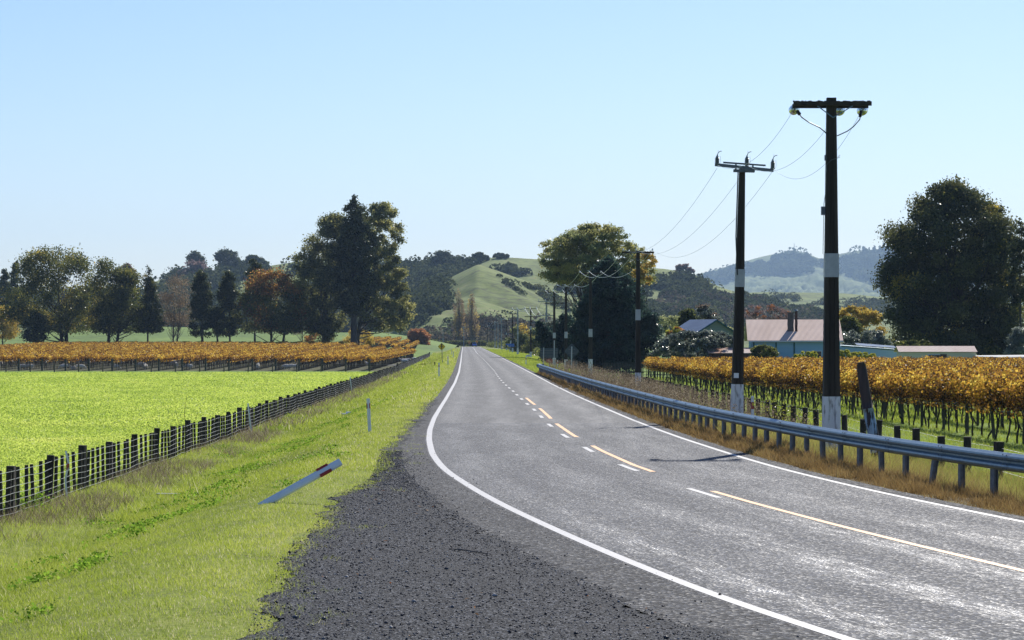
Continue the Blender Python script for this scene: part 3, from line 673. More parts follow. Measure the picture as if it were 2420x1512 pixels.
# left block: long rows running away from the road corner
SLL = -.0140
def lrow(X0, d0, L, dens, sz, idx, lab, grp, mesh=None):
    zb = float(gz(X0, d0)); root = thing('vine_row', lab, 'vine row', (X0, d0, zb), 0, grp)
    prof = lambda t: gz(X0+SLL*t, d0+t)-zb
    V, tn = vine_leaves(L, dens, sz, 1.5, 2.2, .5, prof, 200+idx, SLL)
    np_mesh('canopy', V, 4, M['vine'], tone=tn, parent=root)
    mb = MB(); t = 1.0
    Lt = min(L, 120 if idx else L)
    while t < Lt: mb.tube([(SLL*t, t, float(prof(t))-.1), (SLL*t+random.gauss(0, .06), t+random.gauss(0, .08), float(prof(t))+1.25)], .055, 4, cap=False); t += 1.5
    tag(mb.build('trunk', M['vinewood'], root), kind='stuff')
    mb = MB(); mb.box((0, -.1, .8), (.27, .24, 1.95)); mb.build('end_post', M['wood_grey'], root)
ords = ['nearest the road', 'second', 'third', 'fourth', 'fifth', 'sixth', 'seventh', 'eighth', 'ninth', 'tenth', 'eleventh', 'twelfth', 'thirteenth', 'fourteenth', 'fifteenth', 'sixteenth', 'seventeenth', 'eighteenth', 'nineteenth', 'twentieth', 'twenty-first', 'twenty-second', 'twenty-third', 'twenty-fourth', 'twenty-fifth', 'twenty-sixth', 'twenty-seventh', 'twenty-eighth']
for k in range(26):
    X0 = -20.8-3.4*k
    lab = 'golden vine row of the left block nearest the road and its netting fence' if k == 0 else '%s golden vine row leftwards from the netting fence, left block' % ords[k]
    lrow(X0, 428, 300 if k > 1 else 330, 120 if k > 2 else 190, .17, k, lab, 'golden vine rows on the left')
for k in range(5):
    lab = ['farther vine block row closest to the road, beyond the farm gate', 'second row of the farther vine block behind the farm gate', 'third row of the farther vine block behind the farm gate', 'fourth row of the farther vine block behind the farm gate', 'leftmost row of the farther vine block behind the farm gate'][k]
    lrow(-29.5-3.4*k, 812, 270, 60, .32, 0, lab, 'vine rows beyond the farm gate')
# ------------------------------------------------------------------ power poles
INS = {}
def tapered(mb, h0, h1, w0, w1, mi=0, H=None, groove=True):
    """pole piece between heights, section tapering from w0 (at 0) to w1 (at H); grooved faces front and back"""
    V = []
    for h in (h0, h1):
        w = (w0+(w1-w0)*h/H)/2; g = w*.42; q = w*.16 if groove else 0
        for x, y in [(-w,-w),(-g,-w),(-g+q*.4,-w+q*1.4),(g-q*.4,-w+q*1.4),(g,-w),(w,-w),(w,w),(g,w),(g-q*.4,w-q*1.4),(-g+q*.4,w-q*1.4),(-g,w),(-w,w)]: V.append((x, y, h))
    mb.add(V, [(j, (j+1) % 12, 12+(j+1) % 12, 12+j) for j in range(12)]+[tuple(range(12))[::-1], tuple(range(12, 24))], mi)
def pin_insulator(root, x, y, z, s=1.0, m=None):
    mb = MB(); mb.lathe([(.012*s, 0), (.012*s, .06*s), (.05*s, .07*s), (.065*s, .10*s), (.04*s, .12*s), (.055*s, .15*s), (.03*s, .19*s), (.012*s, .21*s)], (x, y, z), 8)
    return mb.build('insulator', m or M['porcelain'], root, smooth=True)
poles = {}
def pole(key, label, sx, sy_top, d, half_px, base_z=None, w0=.34, w1=.2, mat='pole', white=(None, 1.35), band=None, arms=(0,), rz=0.0, lean=0, ins=3, groove=True, insx=(-.93, -.12, .9), sx_base=None, brace=True):
    X = (sx-2048)*d/11755; zt = CAMH+(1359.7-sy_top)*d/11755; zb = float(gz(X, d)) if base_z is None else base_z
    H = zt-zb+.12; root = thing('power_pole', label, 'power pole', (X, d, zb), rz, 'power poles along the road')
    mb = MB(); wtop = white[1]
    z0 = -.4
    if wtop: 
        m1 = MB(); tapered(m1, -.4, wtop, w0, w1, H=H, groove=groove); m1.build('white_base', M['polewhite'], root); z0 = wtop
    tapered(mb, z0, H, w0*(.985), w1, H=H, groove=groove); mb.build('pole', M[mat], root)
    if band:
        m2 = MB(); tapered(m2, band[0]-zb, band[1]-zb, w0+.02, w1+.02, H=H, groove=False); m2.build('pale_band', M['band'], root)
    hw = half_px*d/11755
    for kk, dz in enumerate(arms):
        z = H-.12-dz; m3 = MB(); m3.box((0, -.13, z), (2*hw, .10, .12)); a = m3.build('crossarm', M[mat], root)
        if brace and kk == 0:
            m4 = MB(); m4.tube([(-hw*.5, -.17, z-.05), (0, -.15, z-.55)], .018, 4); m4.tube([(hw*.5, -.17, z-.05), (0, -.15, z-.55)], .018, 4); m4.build('brace', M['galv_post'], root)
        if kk == 0 and ins:
            for x in insx: pin_insulator(root, x*hw, -.13, z+.06, min(1.5, max(1.0, d/330)))
    root.rotation_euler = (0, lean, rz)
    poles[key] = dict(root=root, X=X, d=d, z=zt, hw=hw, insx=insx)
    return root, H, hw, zb
# pole 1, big grooved pole beside the rail
r1, H1, hw1, zb1 = pole('1', 'tallest and nearest dark power pole with white base behind the guard rail', 3325, 410, 77, 10, base_z=-.25, w0=.46, w1=.24, white=(None, 1.42), band=(2.65+(803-655)*77/6943, 2.65+(803-599)*77/6943), arms=(), ins=0)
def P1(px, py): 
    p = at(px, py, 77); return np.array([p[0]-r1.location.x, 0, p[2]-zb1])
mb = MB(); a, b = P1(1873, 243), P1(2057, 245); mb.box(((a[0]+b[0])/2, -.17, (a[2]+b[2])/2-.02), (b[0]-a[0], .1, .11)); mb.box(((a[0]+b[0])/2-.02, .17, (a[2]+b[2])/2-.06), (b[0]-a[0]-.05, .1, .11))
mb.box((0, 0, (a[2]+b[2])/2-.04), (.1, .3, .06))
for q in range(26): mb.box((random.uniform(a[0], b[0]), -.17+random.uniform(-.04, .04), (a[2]+b[2])/2+.035), (random.uniform(.03, .1), .05, random.uniform(.015, .05)))
mb.build('crossarm', M['pole'], r1)
mb = MB()
for px in (1929, 2012): q0 = P1(px, 252); q1 = P1(1966, 279); mb.tube([q0+[0,-.24,0], q1+[0,-.2,0]], .018, 4)
mb.build('brace', M['galv'], r1)
ins1 = []
for px, py in ((1880, 256), (1966+22, 258), (2042, 258)):
    c = P1(px, py); mb = MB(); y = .28
    for q in range(3): mb.lathe([(.02, y+.02), (.055, y+.03), (.128, y+.06), (.132, y+.075), (.10, y+.07), (.06, y+.085), (.02, y+.09)], (c[0], 0, c[2]), 20, axis='y'); y += .12
    mb.build('glass_insulator', M['glass_ins'], r1, smooth=True); mb = MB(); mb.tube([(c[0], .1, c[2]+.02), (c[0], y+.05, c[2])], .016, 5); mb.build('insulator_pin', M['steel_dark'], r1)
    ins1.append(np.array([c[0]+r1.location.x, 77+y+.05, c[2]+zb1]))
mb = MB()
mb.tube([P1(1884, 262)+[0,.1,0], P1(1893, 278)+[0,-.1,0], P1(1910, 290)+[0,-.12,0], P1(1935, 302)+[0,-.12,0], P1(1948, 313)+[0,-.12,0], P1(1955, 323)+[0,-.2,0]], .016, 5)
mb.tube([P1(2036, 262)+[0,.1,0], P1(2030, 283)+[0,-.1,0], P1(2015, 300)+[0,-.12,0], P1(2000, 311)+[0,-.12,0], P1(1976, 322)+[0,-.16,0]], .014, 5)
mb.tube([P1(1884, 263)+[0,.02,0], P1(1888, 270)+[0,-.06,0]], .05, 6); mb.tube([P1(2035, 262)+[0,.02,0], P1(2031, 276)+[0,-.06,0]], .04, 6)
mb.build('jumper_lead', M['black'], r1)
mb = MB(); mb.box(P1(1951, 373)+[0, -.02, 0], (.07, .14, .14)); mb.box(P1(1949, 498)+[-.05, 0, 0], (.10, .16, .22)); mb.build('conduit_bracket', M['steel_dark'], r1)
mb = MB(); mb.tube([P1(1975, 371)+[.03,-.2,0], P1(1981, 366)+[.03,-.1,0], P1(1978, 373)+[.03,-.2,0], P1(1962, 379)+[0,-.2,0], P1(1953, 390)+[-.02,-.16,0], P1(1954, 440)+[-.03,-.1,0], P1(1950, 482)+[-.05,-.08,0], P1(1949, 600)+[-.06,-.06,0]], .008, 5); mb.build('ground_lead', M['steel_dark'], r1)
# pole 2 with surge arresters
r2, H2, hw2, zb2 = pole('2', 'second-nearest power pole carrying three grey surge arresters on a steel crossarm', 2948, 690, 101, 10, base_z=-.42, w0=.44, w1=.20, white=(None, 1.55), band=(2.65+(803-678)*101/6943, 2.65+(803-636)*101/6943), arms=(), ins=0, lean=.017)
def P2(px, py):
    p = at(px, py, 101); return np.array([p[0]-r2.location.x-.022*(p[2]-zb2), 0, p[2]-zb2])
r2.rotation_euler = (0, .022, 0); r2.location.x -= .02
mb = MB(); a, b = P2(1688, 391), P2(1826, 402); mb.tube([a+[0,-.2,0], b+[0,-.2,0]], .075, 4); mb.tube([P2(1708, 385)+[0,-.1,0], P2(1808, 390)+[0,-.1,0]], .04, 4); mb.box(P2(1757, 404)+[0,-.1,0], (.72, .3, .09)); mb.box(P2(1737, 395)+[0,-.24,0], (.05, .12, .2)); mb.box(P2(1777, 397)+[0,-.24,0], (.05, .12, .2)); mb.build('crossarm', M['steel_dark'], r2)
ins2 = []
for px, py in ((1693, 391), (1763, 391), (1824, 398)):
    c = P2(px, py); mb = MB(); pr = [(.03, -.05), (.07, 0)]
    for q in range(6): pr += [(.085, .03+q*.038), (.055, .049+q*.038)]
    pr += [(.05, .27), (.025, .30), (.025, .34)]
    mb.lathe(pr, (c[0], -.2, c[2]), 12); mb.build('surge_arrester', M['polymer'], r2)
    mb = MB(); z = c[2]+.32; mb.tube([(c[0], -.2, z), (c[0]+.03, -.2, z+.09), (c[0]+.09, -.2, z+.14), (c[0]+.15, -.2, z+.15)], .012, 5); mb.tube([(c[0]+.03, -.2, z+.05), (c[0]+.03, -.2, z+.18)], .005, 4); mb.tube([(c[0]+.1, -.2, z-.02), (c[0]+.12, -.2, z-.2), (c[0]+.08, -.2, z-.3)], .005, 4); mb.build('arrester_lead', M['black'], r2)
    ins2.append(c+np.array([r2.location.x+.022*c[2], 101-.25, zb2]))
mb = MB(); mb.tube([P2(1744, 404)+[-.02,-.2,0], P2(1743, 480)+[-.04,-.16,0], P2(1741, 560)+[-.05,-.16,0], P2(1741, 650)+[0,-.2,0]], .022, 5); mb.build('riser_cable', M['black'], r2)
mb = MB(); mb.box(P2(1734, 887)+[.06,-.225,.0], (.17, .012, .17)); mb.build('number_plate', M['emp'], r2)
lab = {'A': 'third-nearest dark power pole with single crossarm in front of the big cypress left side', 'B': 'dark power pole standing against the big cypress, grey plate on its shaft', 'C': 'dark power pole just left of the big dark cypress', 'D': 'dark power pole with two stacked crossarms left of the cypress',
 'E': 'pale grey concrete pole with a wide lower crossarm behind the two-arm pole', 'F': 'dark two-arm power pole in front of the golden-green round bush', 'G': 'pale blue-grey power pole left of the golden-green bush', 'H': 'dark power pole just left of the pale blue-grey pole',
 'I': 'dark short-looking power pole, third from the road-side bush toward the bend', 'J': 'pale power pole left of the dark short-looking pole', 'K': 'slim pale power pole, right one of a close pair by the far road edge', 'L': 'slim pale power pole, left one of a close pair by the far road edge', 'M': 'thin dark power pole third from the far end of the line', 'N': 'thin dark power pole second from the far end of the line', 'O': 'farthest thin power pole at the end of the line near the car'}
for key, sx, sy, d, hp, mat, wb, bz, arms in [
    ('A', 2552, 1010, 193, 64, 'pole', 1.55, -1.05, (0,)), ('B', 2362, 1095, 268, 46, 'pole', 1.5, -.6, (0,)), ('C', 2264, 1147, 322, 38, 'pole', 1.35, -.85, (0,)),
    ('D', 2217, 1169, 362, 38, 'pole', 1.6, -.8, (0, 1.35)), ('E', 2186, 1206, 440, 34, 'concrete', None, -.8, (0, 2.1)), ('F', 2123, 1235, 520, 25, 'pole', 1.6, -1.05, (0, 1.4)),
    ('G', 2071, 1238, 570, 24, 'concrete', 1.9, -.8, (0,)), ('H', 2050, 1256, 665, 20, 'pole', 1.6, -.75, (0,)), ('I', 2025.7, 1281, 795, 15, 'pole', 1.7, -1.2, (0,)), ('J', 2006, 1278, 822, 15, 'concrete', 1.9, -.9, (0,)),
    ('K', 1992, 1289, 926, 13, 'concrete', 1.9, -1.0, (0,)), ('L', 1980, 1290, 960, 12, 'concrete', 1.9, -.9, (0,)), ('M', 1968, 1297, 1060, 11, 'pole', 1.9, -.7, (0,)), ('N', 1961, 1306, 1090, 10, 'pole', 1.9, -.6, (0,)), ('O', 1950, 1308, 1120, 9, 'pole', 1.9, -.4, (0,))]:
    bands = {'A': (1238, 1281), 'B': (1316, 1348), 'C': (1327, 1353), 'D': (1331, 1353), 'E': (1303, 1320), 'F': (1304, 1318), 'G': (1325, 1338), 'J': (1338, 1347), 'I': (1331, 1340)}
    bd = None
    if key in bands: q = bands[key]; bd = (CAMH+(1359.7-q[1])*d/11755, CAMH+(1359.7-q[0])*d/11755)
    pole(key, lab[key], sx, sy, d, hp, base_z=bz, w0=.40, w1=.23, mat=mat, white=(None, wb), band=bd, arms=arms)
for key, sx, syt, syb, d, l in [('P', 1855, 1306, 1383, 1135, 'thin grey pole at the road bend in front of the two poplars'), ('Q', 1772, 1320, 1372, 1170, 'thin grey pole behind the yellow junction sign'), ('R', 1712, 1338, 1366, 1190, 'short thin grey pole right of the round orange tree')]:
    X = (sx-2048)*d/11755; zt = CAMH+(1359.7-syt)*d/11755; zb = CAMH+(1359.7-syb)*d/11755
    t_ = thing('power_pole', l, 'power pole', (X, d, zb), 0, 'power poles along the road'); mb = MB(); tapered(mb, -1, zt-zb, .34, .22, H=zt-zb); mb.build('pole', M['concrete'], t_); mb = MB(); mb.box((0, 0, zt-zb-.3), (1.6, .12, .12)); mb.build('crossarm', M['concrete'], t_)
# wires
def wire(label, a, b, sag, r, n=26):
    a, b = np.array(a), np.array(b); t = np.linspace(0, 1, n)[:, None]
    P = a*(1-t)+b*t; P[:, 2] -= (sag*4*t*(1-t)).ravel()
    mb = MB(); mb.tube(list(P), r, 5, cap=False); o = mb.build('overhead_wire', M['cable'], smooth=True); return tag(o, label, 'power line', 'overhead wires between the poles')
side = ('left', 'middle', 'right')
def inspt(key, i):
    p = poles[key]; return np.array([p['X']+p['insx'][i]*p['hw'], p['d']-.13, p['z']+.2])
for i in range(3):
    wire('%s of the three wires between the two nearest power poles' % side[i], ins1[i], ins2[i], (.62, .75, .95)[i], .0055)
    wire('%s of the three wires from the arrester pole to the third pole' % side[i], ins2[i]-[0, 0, .1], inspt('A', i), (1.15, 1.3, 1.5)[i], .0065)
    wire('%s of the three wires from the third pole to the pole before the cypress' % side[i], inspt('A', i), inspt('B', i), 1.1, .014)
    wire('%s of the three wires between the cypress pole and the pole left of it' % side[i], inspt('B', i), inspt('C', i), .7, .016)
    wire('%s of the three wires from left of the cypress to the two-arm pole' % side[i], inspt('C', i), inspt('D', i), .6, .017)
    wire('%s of the three wires from the near two-arm pole to the far two-arm pole' % side[i], inspt('D', i), inspt('F', i), 2.2, .02)
    wire('%s of the three wires from the far two-arm pole onward to the pale pole' % side[i], inspt('F', i), inspt('G', i), .6, .02)
# ------------------------------------------------------------------ edge marker posts
def marker(label, sx, sy, h, lean=(0, 0), kind='emp', d=None, z=None, w=.10):
    zz = 0.0
    if d is None:
        d = 200.
        for _ in range(25): X = (sx-2048)*d/11755; zz = float(gz(X, d)); d = (CAMH-zz)*11755/(sy-1359.7)
    X = (sx-2048)*d/11755; zz = float(gz(X, d)) if z is None else z
    t = thing('marker_post', label, 'marker post', (X, d, zz), 0, 'roadside marker posts'); mb = MB()
    n = 7; prof = [(-w/2, 0), (-w/2+.012, -.035), (-.02, -.048), (.02, -.048), (w/2-.012, -.035), (w/2, 0), (0, -.012)]
    def col(z0, z1, sc=1.0): 
        m_ = MB(); V = [(x*sc, y*sc, z) for z in (z0, z1) for x, y in prof]; m_.add(V, [(j, (j+1) % n, n+(j+1) % n, n+j) for j in range(n)]+[tuple(range(n))[::-1], tuple(range(n, 2*n))]); return m_
    if kind == 'emp':
        col(-.15, h).build('post', M['emp'], t); m_ = MB()
        for s_ in (-1, 1): m_.box((s_*w*.43, -.027, h*.775), (w*.26, .052, h*.15))
        m_.build('red_band', M['red'], t)
    else:
        col(-.15, h*.62).build('post', M['emp'], t); col(h*.62, h*.82, 1.05).build('red_band', M['red'], t); col(h*.82, h, 1.0).build('post_top', M['emp'], t)
    t.rotation_euler = (lean[0], lean[1], 0); return t
marker('upright white marker post with red bands on the left grass bank', 1479, 1727, .98, (0, -.05))
ml = marker('knocked-over white marker post with red bands leaning over the left verge', 1066, 2013, 1.42, (0, 0), w=.14)
ml.rotation_euler = (Matrix.Rotation(R_(8), 3, 'Z') @ Matrix.Rotation(R_(62), 3, 'Y') @ Matrix.Rotation(R_(-10), 3, 'X') @ Matrix.Rotation(R_(-34), 3, 'Z')).to_euler()
for l, sx, sy in [('white marker post on the left verge, second beyond the upright near one', 1756, 1507), ('thin marker post right of the yellow junction sign', 1792, 1461), ('marker post at the near corner of the left driveway by the road edge', 1813, 1433), ('marker post at the driveway, left one of its pair', 1807, 1422), ('small far marker post just beyond the left driveway', 1824.5, 1409.6), ('tiny far marker post, second beyond the left driveway', 1833, 1404), ('tiny far marker post nearest the bend on the left', 1841, 1398)]:
    marker(l, sx, sy, 1.0)
marker('white-topped red marker post behind the guard rail beside bare shrub', 3010, 1690, 1.15, kind='peg', d=98)
marker('small red and white marker post before the grey sign backs', 2230, 1480, .9, kind='peg', d=288)
marker('small red and white marker post on the right grass before the rail end', 2104, 1460, .9, kind='peg')
X, d, z = ongr(1741, 1472, -.6); mb = MB(); mb.box((0, 0, .25), (.14, .12, .9), taper=.9); o = mb.build('stub_post', M['wood'], None, loc=(X, d, z)); o.rotation_euler = (0, -.1, 0); tag(o, 'short dark timber stub leaning in the left grass near the yellow sign', 'post')
# ------------------------------------------------------------------ road signs
def diamond(mb, c, r, th, rr=.06):
    pts = []
    for a in range(4):
        ang = math.pi/2*a; cx, cz = (r-rr*1.414)*math.cos(ang), (r-rr*1.414)*math.sin(ang)
        for q in (-45, -15, 15, 45): pts.append((c[0]+cx+rr*math.cos(ang+R_(q)), c[2]+cz+rr*math.sin(ang+R_(q))))
    mb.prism(pts, c[1]-th/2, c[1]+th/2)
d = 330; X = (1768.5-2048)*d/11755; zb = float(gz(X, d)); zc = CAMH+(1359.7-1386.5)*d/11755
sg = thing('warning_sign', 'yellow diamond side-road junction sign with black cross arrow on the left verge', 'road sign', (X, d, zb))
mb = MB(); mb.tube([(.04, 0, -.2), (-.04, 0, zc-zb+.2)], .038, 6); mb.build('post', M['galv_post'], sg)
mb = MB(); diamond(mb, (-.05, -.06, zc-zb), .43, .012); pl = mb.build('sign_plate', M['black'], sg)
mb = MB(); diamond(mb, (-.05, -.071, zc-zb), .405, .008); mb.build('yellow_face', M['yellow'], pl)
mb = MB(); z = zc-zb; mb.box((-.05, -.079, z-.04), (.085, .006, .52)); mb.prism([(-.17, z+.17), (.07, z+.17), (-.05, z+.35)], -.082, -.076); mb.box((-.05, -.0795, z-.01), (.42, .005, .05)); mb.build('cross_arrow', M['black'], pl)
d = 292; X = (2196-2048)*d/11755; zb = -.35
sg = thing('road_sign', 'grey rectangular sign back on two white posts before the dark bushes', 'road sign', (X, d, zb)); k = d/11755
mb = MB(); mb.box((0, 0, CAMH+(1359.7-1412)*k-zb), (71*k, .012, 39*k)); mb.build('sign_plate', M['signback'], sg)
mb = MB()
for y in (1402, 1412, 1424): mb.box((0, -.02, CAMH+(1359.7-y)*k-zb), (70*k, .02, .035))
mb.build('stiffener', M['galv_post'], sg)
for px0, px1, top in ((2172, 2175, 1390), (2216, 2217, 1362)): mb = MB(); mb.tube([((px0-2196)*k, -.06, -.4), ((px1-2196)*k, -.06, CAMH+(1359.7-top)*k-zb)], .045, 6); mb.build('post', M['signpost'], sg)
d = 262; k = d/11755; X = (2287-2048)*k; zb = float(gz(X, d))
sg = thing('warning_sign', 'grey back of a diamond sign with a small plate under it on one white post', 'road sign', (X, d, zb))
mb = MB(); diamond(mb, (0, 0, CAMH+(1359.7-1405)*k-zb), 31*k, .012, .07); mb.build('sign_plate', M['signback'], sg)
mb = MB(); mb.box((0, 0, CAMH+(1359.7-1458)*k-zb), (46*k, .012, 30*k)); mb.build('supplementary_plate', M['signback'], sg)
mb = MB()
for y, w in ((1397, 26), (1413, 30), (1458, 42)): mb.box((0, -.02, CAMH+(1359.7-y)*k-zb), (w*k, .02, .035))
mb.build('stiffener', M['galv_post'], sg)
mb = MB(); mb.tube([(-.04, -.07, -.3), (0, -.07, CAMH+(1359.7-1386)*k-zb)], .055, 6); mb.build('post', M['signpost'], sg)
d = 640; k = d/11755; X = (2040-2048)*k; sg = thing('direction_sign', 'small blue road-name sign beside the far power poles', 'road sign', (X, d, -1.0))
mb = MB(); mb.box((0, 0, CAMH+(1359.7-1378)*k+1.0), (34*k, .03, 6*k)); mb.box((.25, .05, CAMH+(1359.7-1384)*k+1.0), (26*k, .03, 5*k)); mb.build('sign_blade', M['bluesign'], sg); mb = MB(); mb.tube([(0, .1, 0), (0, .1, CAMH+(1359.7-1372)*k+1)], .05, 6); mb.build('post', M['galv_post'], sg)
for l, sx, sy, dd in (('small orange warning diamond on a post left of the blue car', 1878, 1370, 1125), ('small orange warning diamond behind the blue car roof', 1907, 1367, 1165)):
    k = dd/11755; X = (sx-2048)*k; zc = CAMH+(1359.7-sy)*k; sg = thing('warning_sign', l, 'road sign', (X, dd, -.3), 0, 'orange signs at the bend')
    mb = MB(); mb.tube([(0, .05, -.3), (0, .05, zc+.3)], .05, 6); mb.build('post', M['galv_post'], sg); mb = MB(); diamond(mb, (0, 0, zc+.3), .62, .02); mb.build('sign_plate', M['orange'], sg); mb = MB(); mb.box((0, -.02, zc+.3), (.16, .01, .6)); mb.build('black_arrow', M['black'], sg)
# letterboxes
for l, nm, sx, sy, dd, w, h, m_ in (('red letterbox on a dark post between the grey sign backs', 'letterbox', 2198, 1443, 288, .62, .36, 'redbox'), ('white letterbox on a post left of the dark bushes', 'letterbox', 2115, 1423, 470, .9, .32, 'emp')):
    k = dd/11755; X = (sx-2048)*k; zc = CAMH+(1359.7-sy)*k; zb = float(gz(X, dd)); t = thing(nm, l, 'letterbox', (X, dd, zb)); zc -= zb
    mb = MB(); mb.prism([(-w/2, zc-h/2), (w/2, zc-h/2), (w/2, zc+h*.2), (w*.25, zc+h/2), (-w*.25, zc+h/2), (-w/2, zc+h*.2)], -.2, .25); b = mb.build('box', M[m_], t); mb = MB(); mb.box((0, -.21, zc+.02), (w*.5, .01, .03)); mb.build('slot', M['black'], b)
    mb = MB(); mb.box((0, 0, zc/2-.1), (.12, .12, zc+.2)); mb.build('post', M['wood'], t)
d = 700; k = d/11755; mb = MB(); mb.tube([((2036-2048)*k, d, -1.2), ((2044-2048)*k, d, CAMH+(1359.7-1362)*k)], .09, 6); tag(mb.build('leaning_pole', M['emp']), 'short white pole leaning right beside the far dark power pole', 'pole')
# old leaning post with flaking blue-white paint
d = 73; k = d/11755; zb = float(gz(9.0, d)); bx = (3512-2048)*k; tx = (3441-2048)*k; zt = CAMH+(1359.7-1449)*k
t = thing('old_post', 'old leaning timber post with flaking blue-white paint behind the guard rail', 'post', (bx, d, zb)); H = zt-zb; lean = (tx-bx)/H
def oldp(h0, h1, m_, nm, sc=1.0, n=7):
    mb = MB(); pts = [(lean*h+.012*math.sin(h*3), 0, h) for h in np.linspace(h0, h1, n)]; mb.tube(pts, [.145*sc-.02*h/H-(.035 if h > H-.02 else 0) for h in np.linspace(h0, h1, n)], 12); return mb.build(nm, m_, t, smooth=True)
M['oldblue'] = solid('flaking_blue_paint', (.035, .03, .035), (.30, .44, .60), 10, .7, bs=.5, stretch=(1, 1, .16), lo=.46, hi=.52)
M['oldwood'] = solid('old_split_timber', (.028, .022, .024), (.085, .06, .06), 7, .85, bs=.7, stretch=(1, 1, .1))
oldp(-.3, .3, M['oldwood'], 'foot', 1.01); oldp(.3, 1.4, M['oldblue'], 'painted_band', 1.0); oldp(1.4, H, M['oldwood'], 'shaft', .99)
# litter on the bank
X, d, z = ongr(1386, 1646, -.85); mb = MB(); mb.box((0, 0, .08), (.42, .3, .05), rz=.3); mb.box((.1, .05, .14), (.2, .18, .08), rz=.8); o = mb.build('litter', M['emp'], None, loc=(X, d, float(gz(X, d)))); tag(o, 'crumpled white litter lying in the grass of the left bank', 'litter')
X, d, z = ongr(672, 1922, -.75); mb = MB(); mb.box((0, 0, .05), (.55, .3, .03), rz=-.2); o = mb.build('board', M['concrete'], None, loc=(X, d, float(gz(X, d)))); tag(o, 'pale flat board lying at the foot of the dark left fence', 'board')
# bent marker stake against the fence
d = 66; mb = MB(); X = float(fenceX(d))+.2; zb = float(gz(X, d)); mb.tube([(0, 0, -.1), (-.04, 0, .45), (.03, 0, .8), (-.03, 0, 1.08)], .022, 6); t = thing('marker_stake', 'bent white stake with a red band against the left fence', 'stake', (X, d, zb)); mb.build('stake', M['emp'], t); mb = MB(); mb.tube([(-.005, 0, .66), (.03, 0, .8)], .026, 6); mb.build('red_band', M['red'], t)
for l, dd in (('thin leaning white stake against the middle of the left fence', 122), ('thin white stake against the far left fence before the corner post', 232)):
    X = float(fenceX(dd))+.25; mb = MB(); mb.tube([(.05, 0, -.1), (-.1, 0, 1.25)], .02+dd*.00008, 6); tag(mb.build('stake', M['emp'], None, loc=(X, dd, float(gz(X, dd)))), l, 'stake')
# ------------------------------------------------------------------ blue car
M['carblue'] = solid('blue_car_paint', (.03, .19, .70), None, rough=.25); M['carglass'] = solid('dark_car_glass', (.02, .025, .03), None, rough=.08)
M['tail'] = solid('red_tail_lamp', (.45, .02, .02), None, rough=.2)
d = 1128; car = thing('car', 'small blue car on the far end of the road before the bend', 'car', (float(Cx(d))+1.0, d, .0))
mb = MB(); mb.prism([(-.8, .35), (.8, .35), (.9, .5), (.92, .85), (.85, 1.0), (-.85, 1.0), (-.92, .85), (-.9, .5)], -2.1, 2.1); mb.build('body', M['carblue'], car)
mb = MB(); mb.add([(-.8, -1.9, 1.0), (.8, -1.9, 1.0), (.8, 1.0, 1.0), (-.8, 1.0, 1.0), (-.62, -1.4, 1.5), (.62, -1.4, 1.5), (.62, .2, 1.5), (-.62, .2, 1.5)], [(0,1,5,4),(1,2,6,5),(2,3,7,6),(3,0,4,7)]); mb.build('cabin', M['carblue'], car); mb = MB(); mb.box((0, -.6, 1.54), (1.32, 1.75, .09)); mb.build('roof', M['carblue'], car)
mb = MB(); mb.add([(-.66, -1.86, 1.08), (.66, -1.86, 1.08), (.53, -1.49, 1.44), (-.53, -1.49, 1.44)], [(0, 1, 2, 3)]); mb.build('rear_window', M['carglass'], car)
for s_ in (-1, 1): mb = MB(); mb.add([(s_*.80, -1.6, 1.06), (s_*.80, .7, 1.06), (s_*.66, .15, 1.44), (s_*.66, -1.2, 1.44)], [(0, 1, 2, 3)]); mb.build('side_window', M['carglass'], car)
for sx_ in (-.76, .76):
    for y in (-1.35, 1.35): 
        mb = MB(); mb.tube([(sx_-.1, y, .32), (sx_+.1, y, .32)], .33, 12); mb.build('wheel', M['black'], car)
    mb = MB(); mb.box((sx_, -2.11, .82), (.26, .04, .2)); mb.build('tail_light', M['tail'], car)
mb = MB(); mb.box((0, -2.12, .5), (1.7, .08, .16)); mb.build('bumper', M['black'], car)
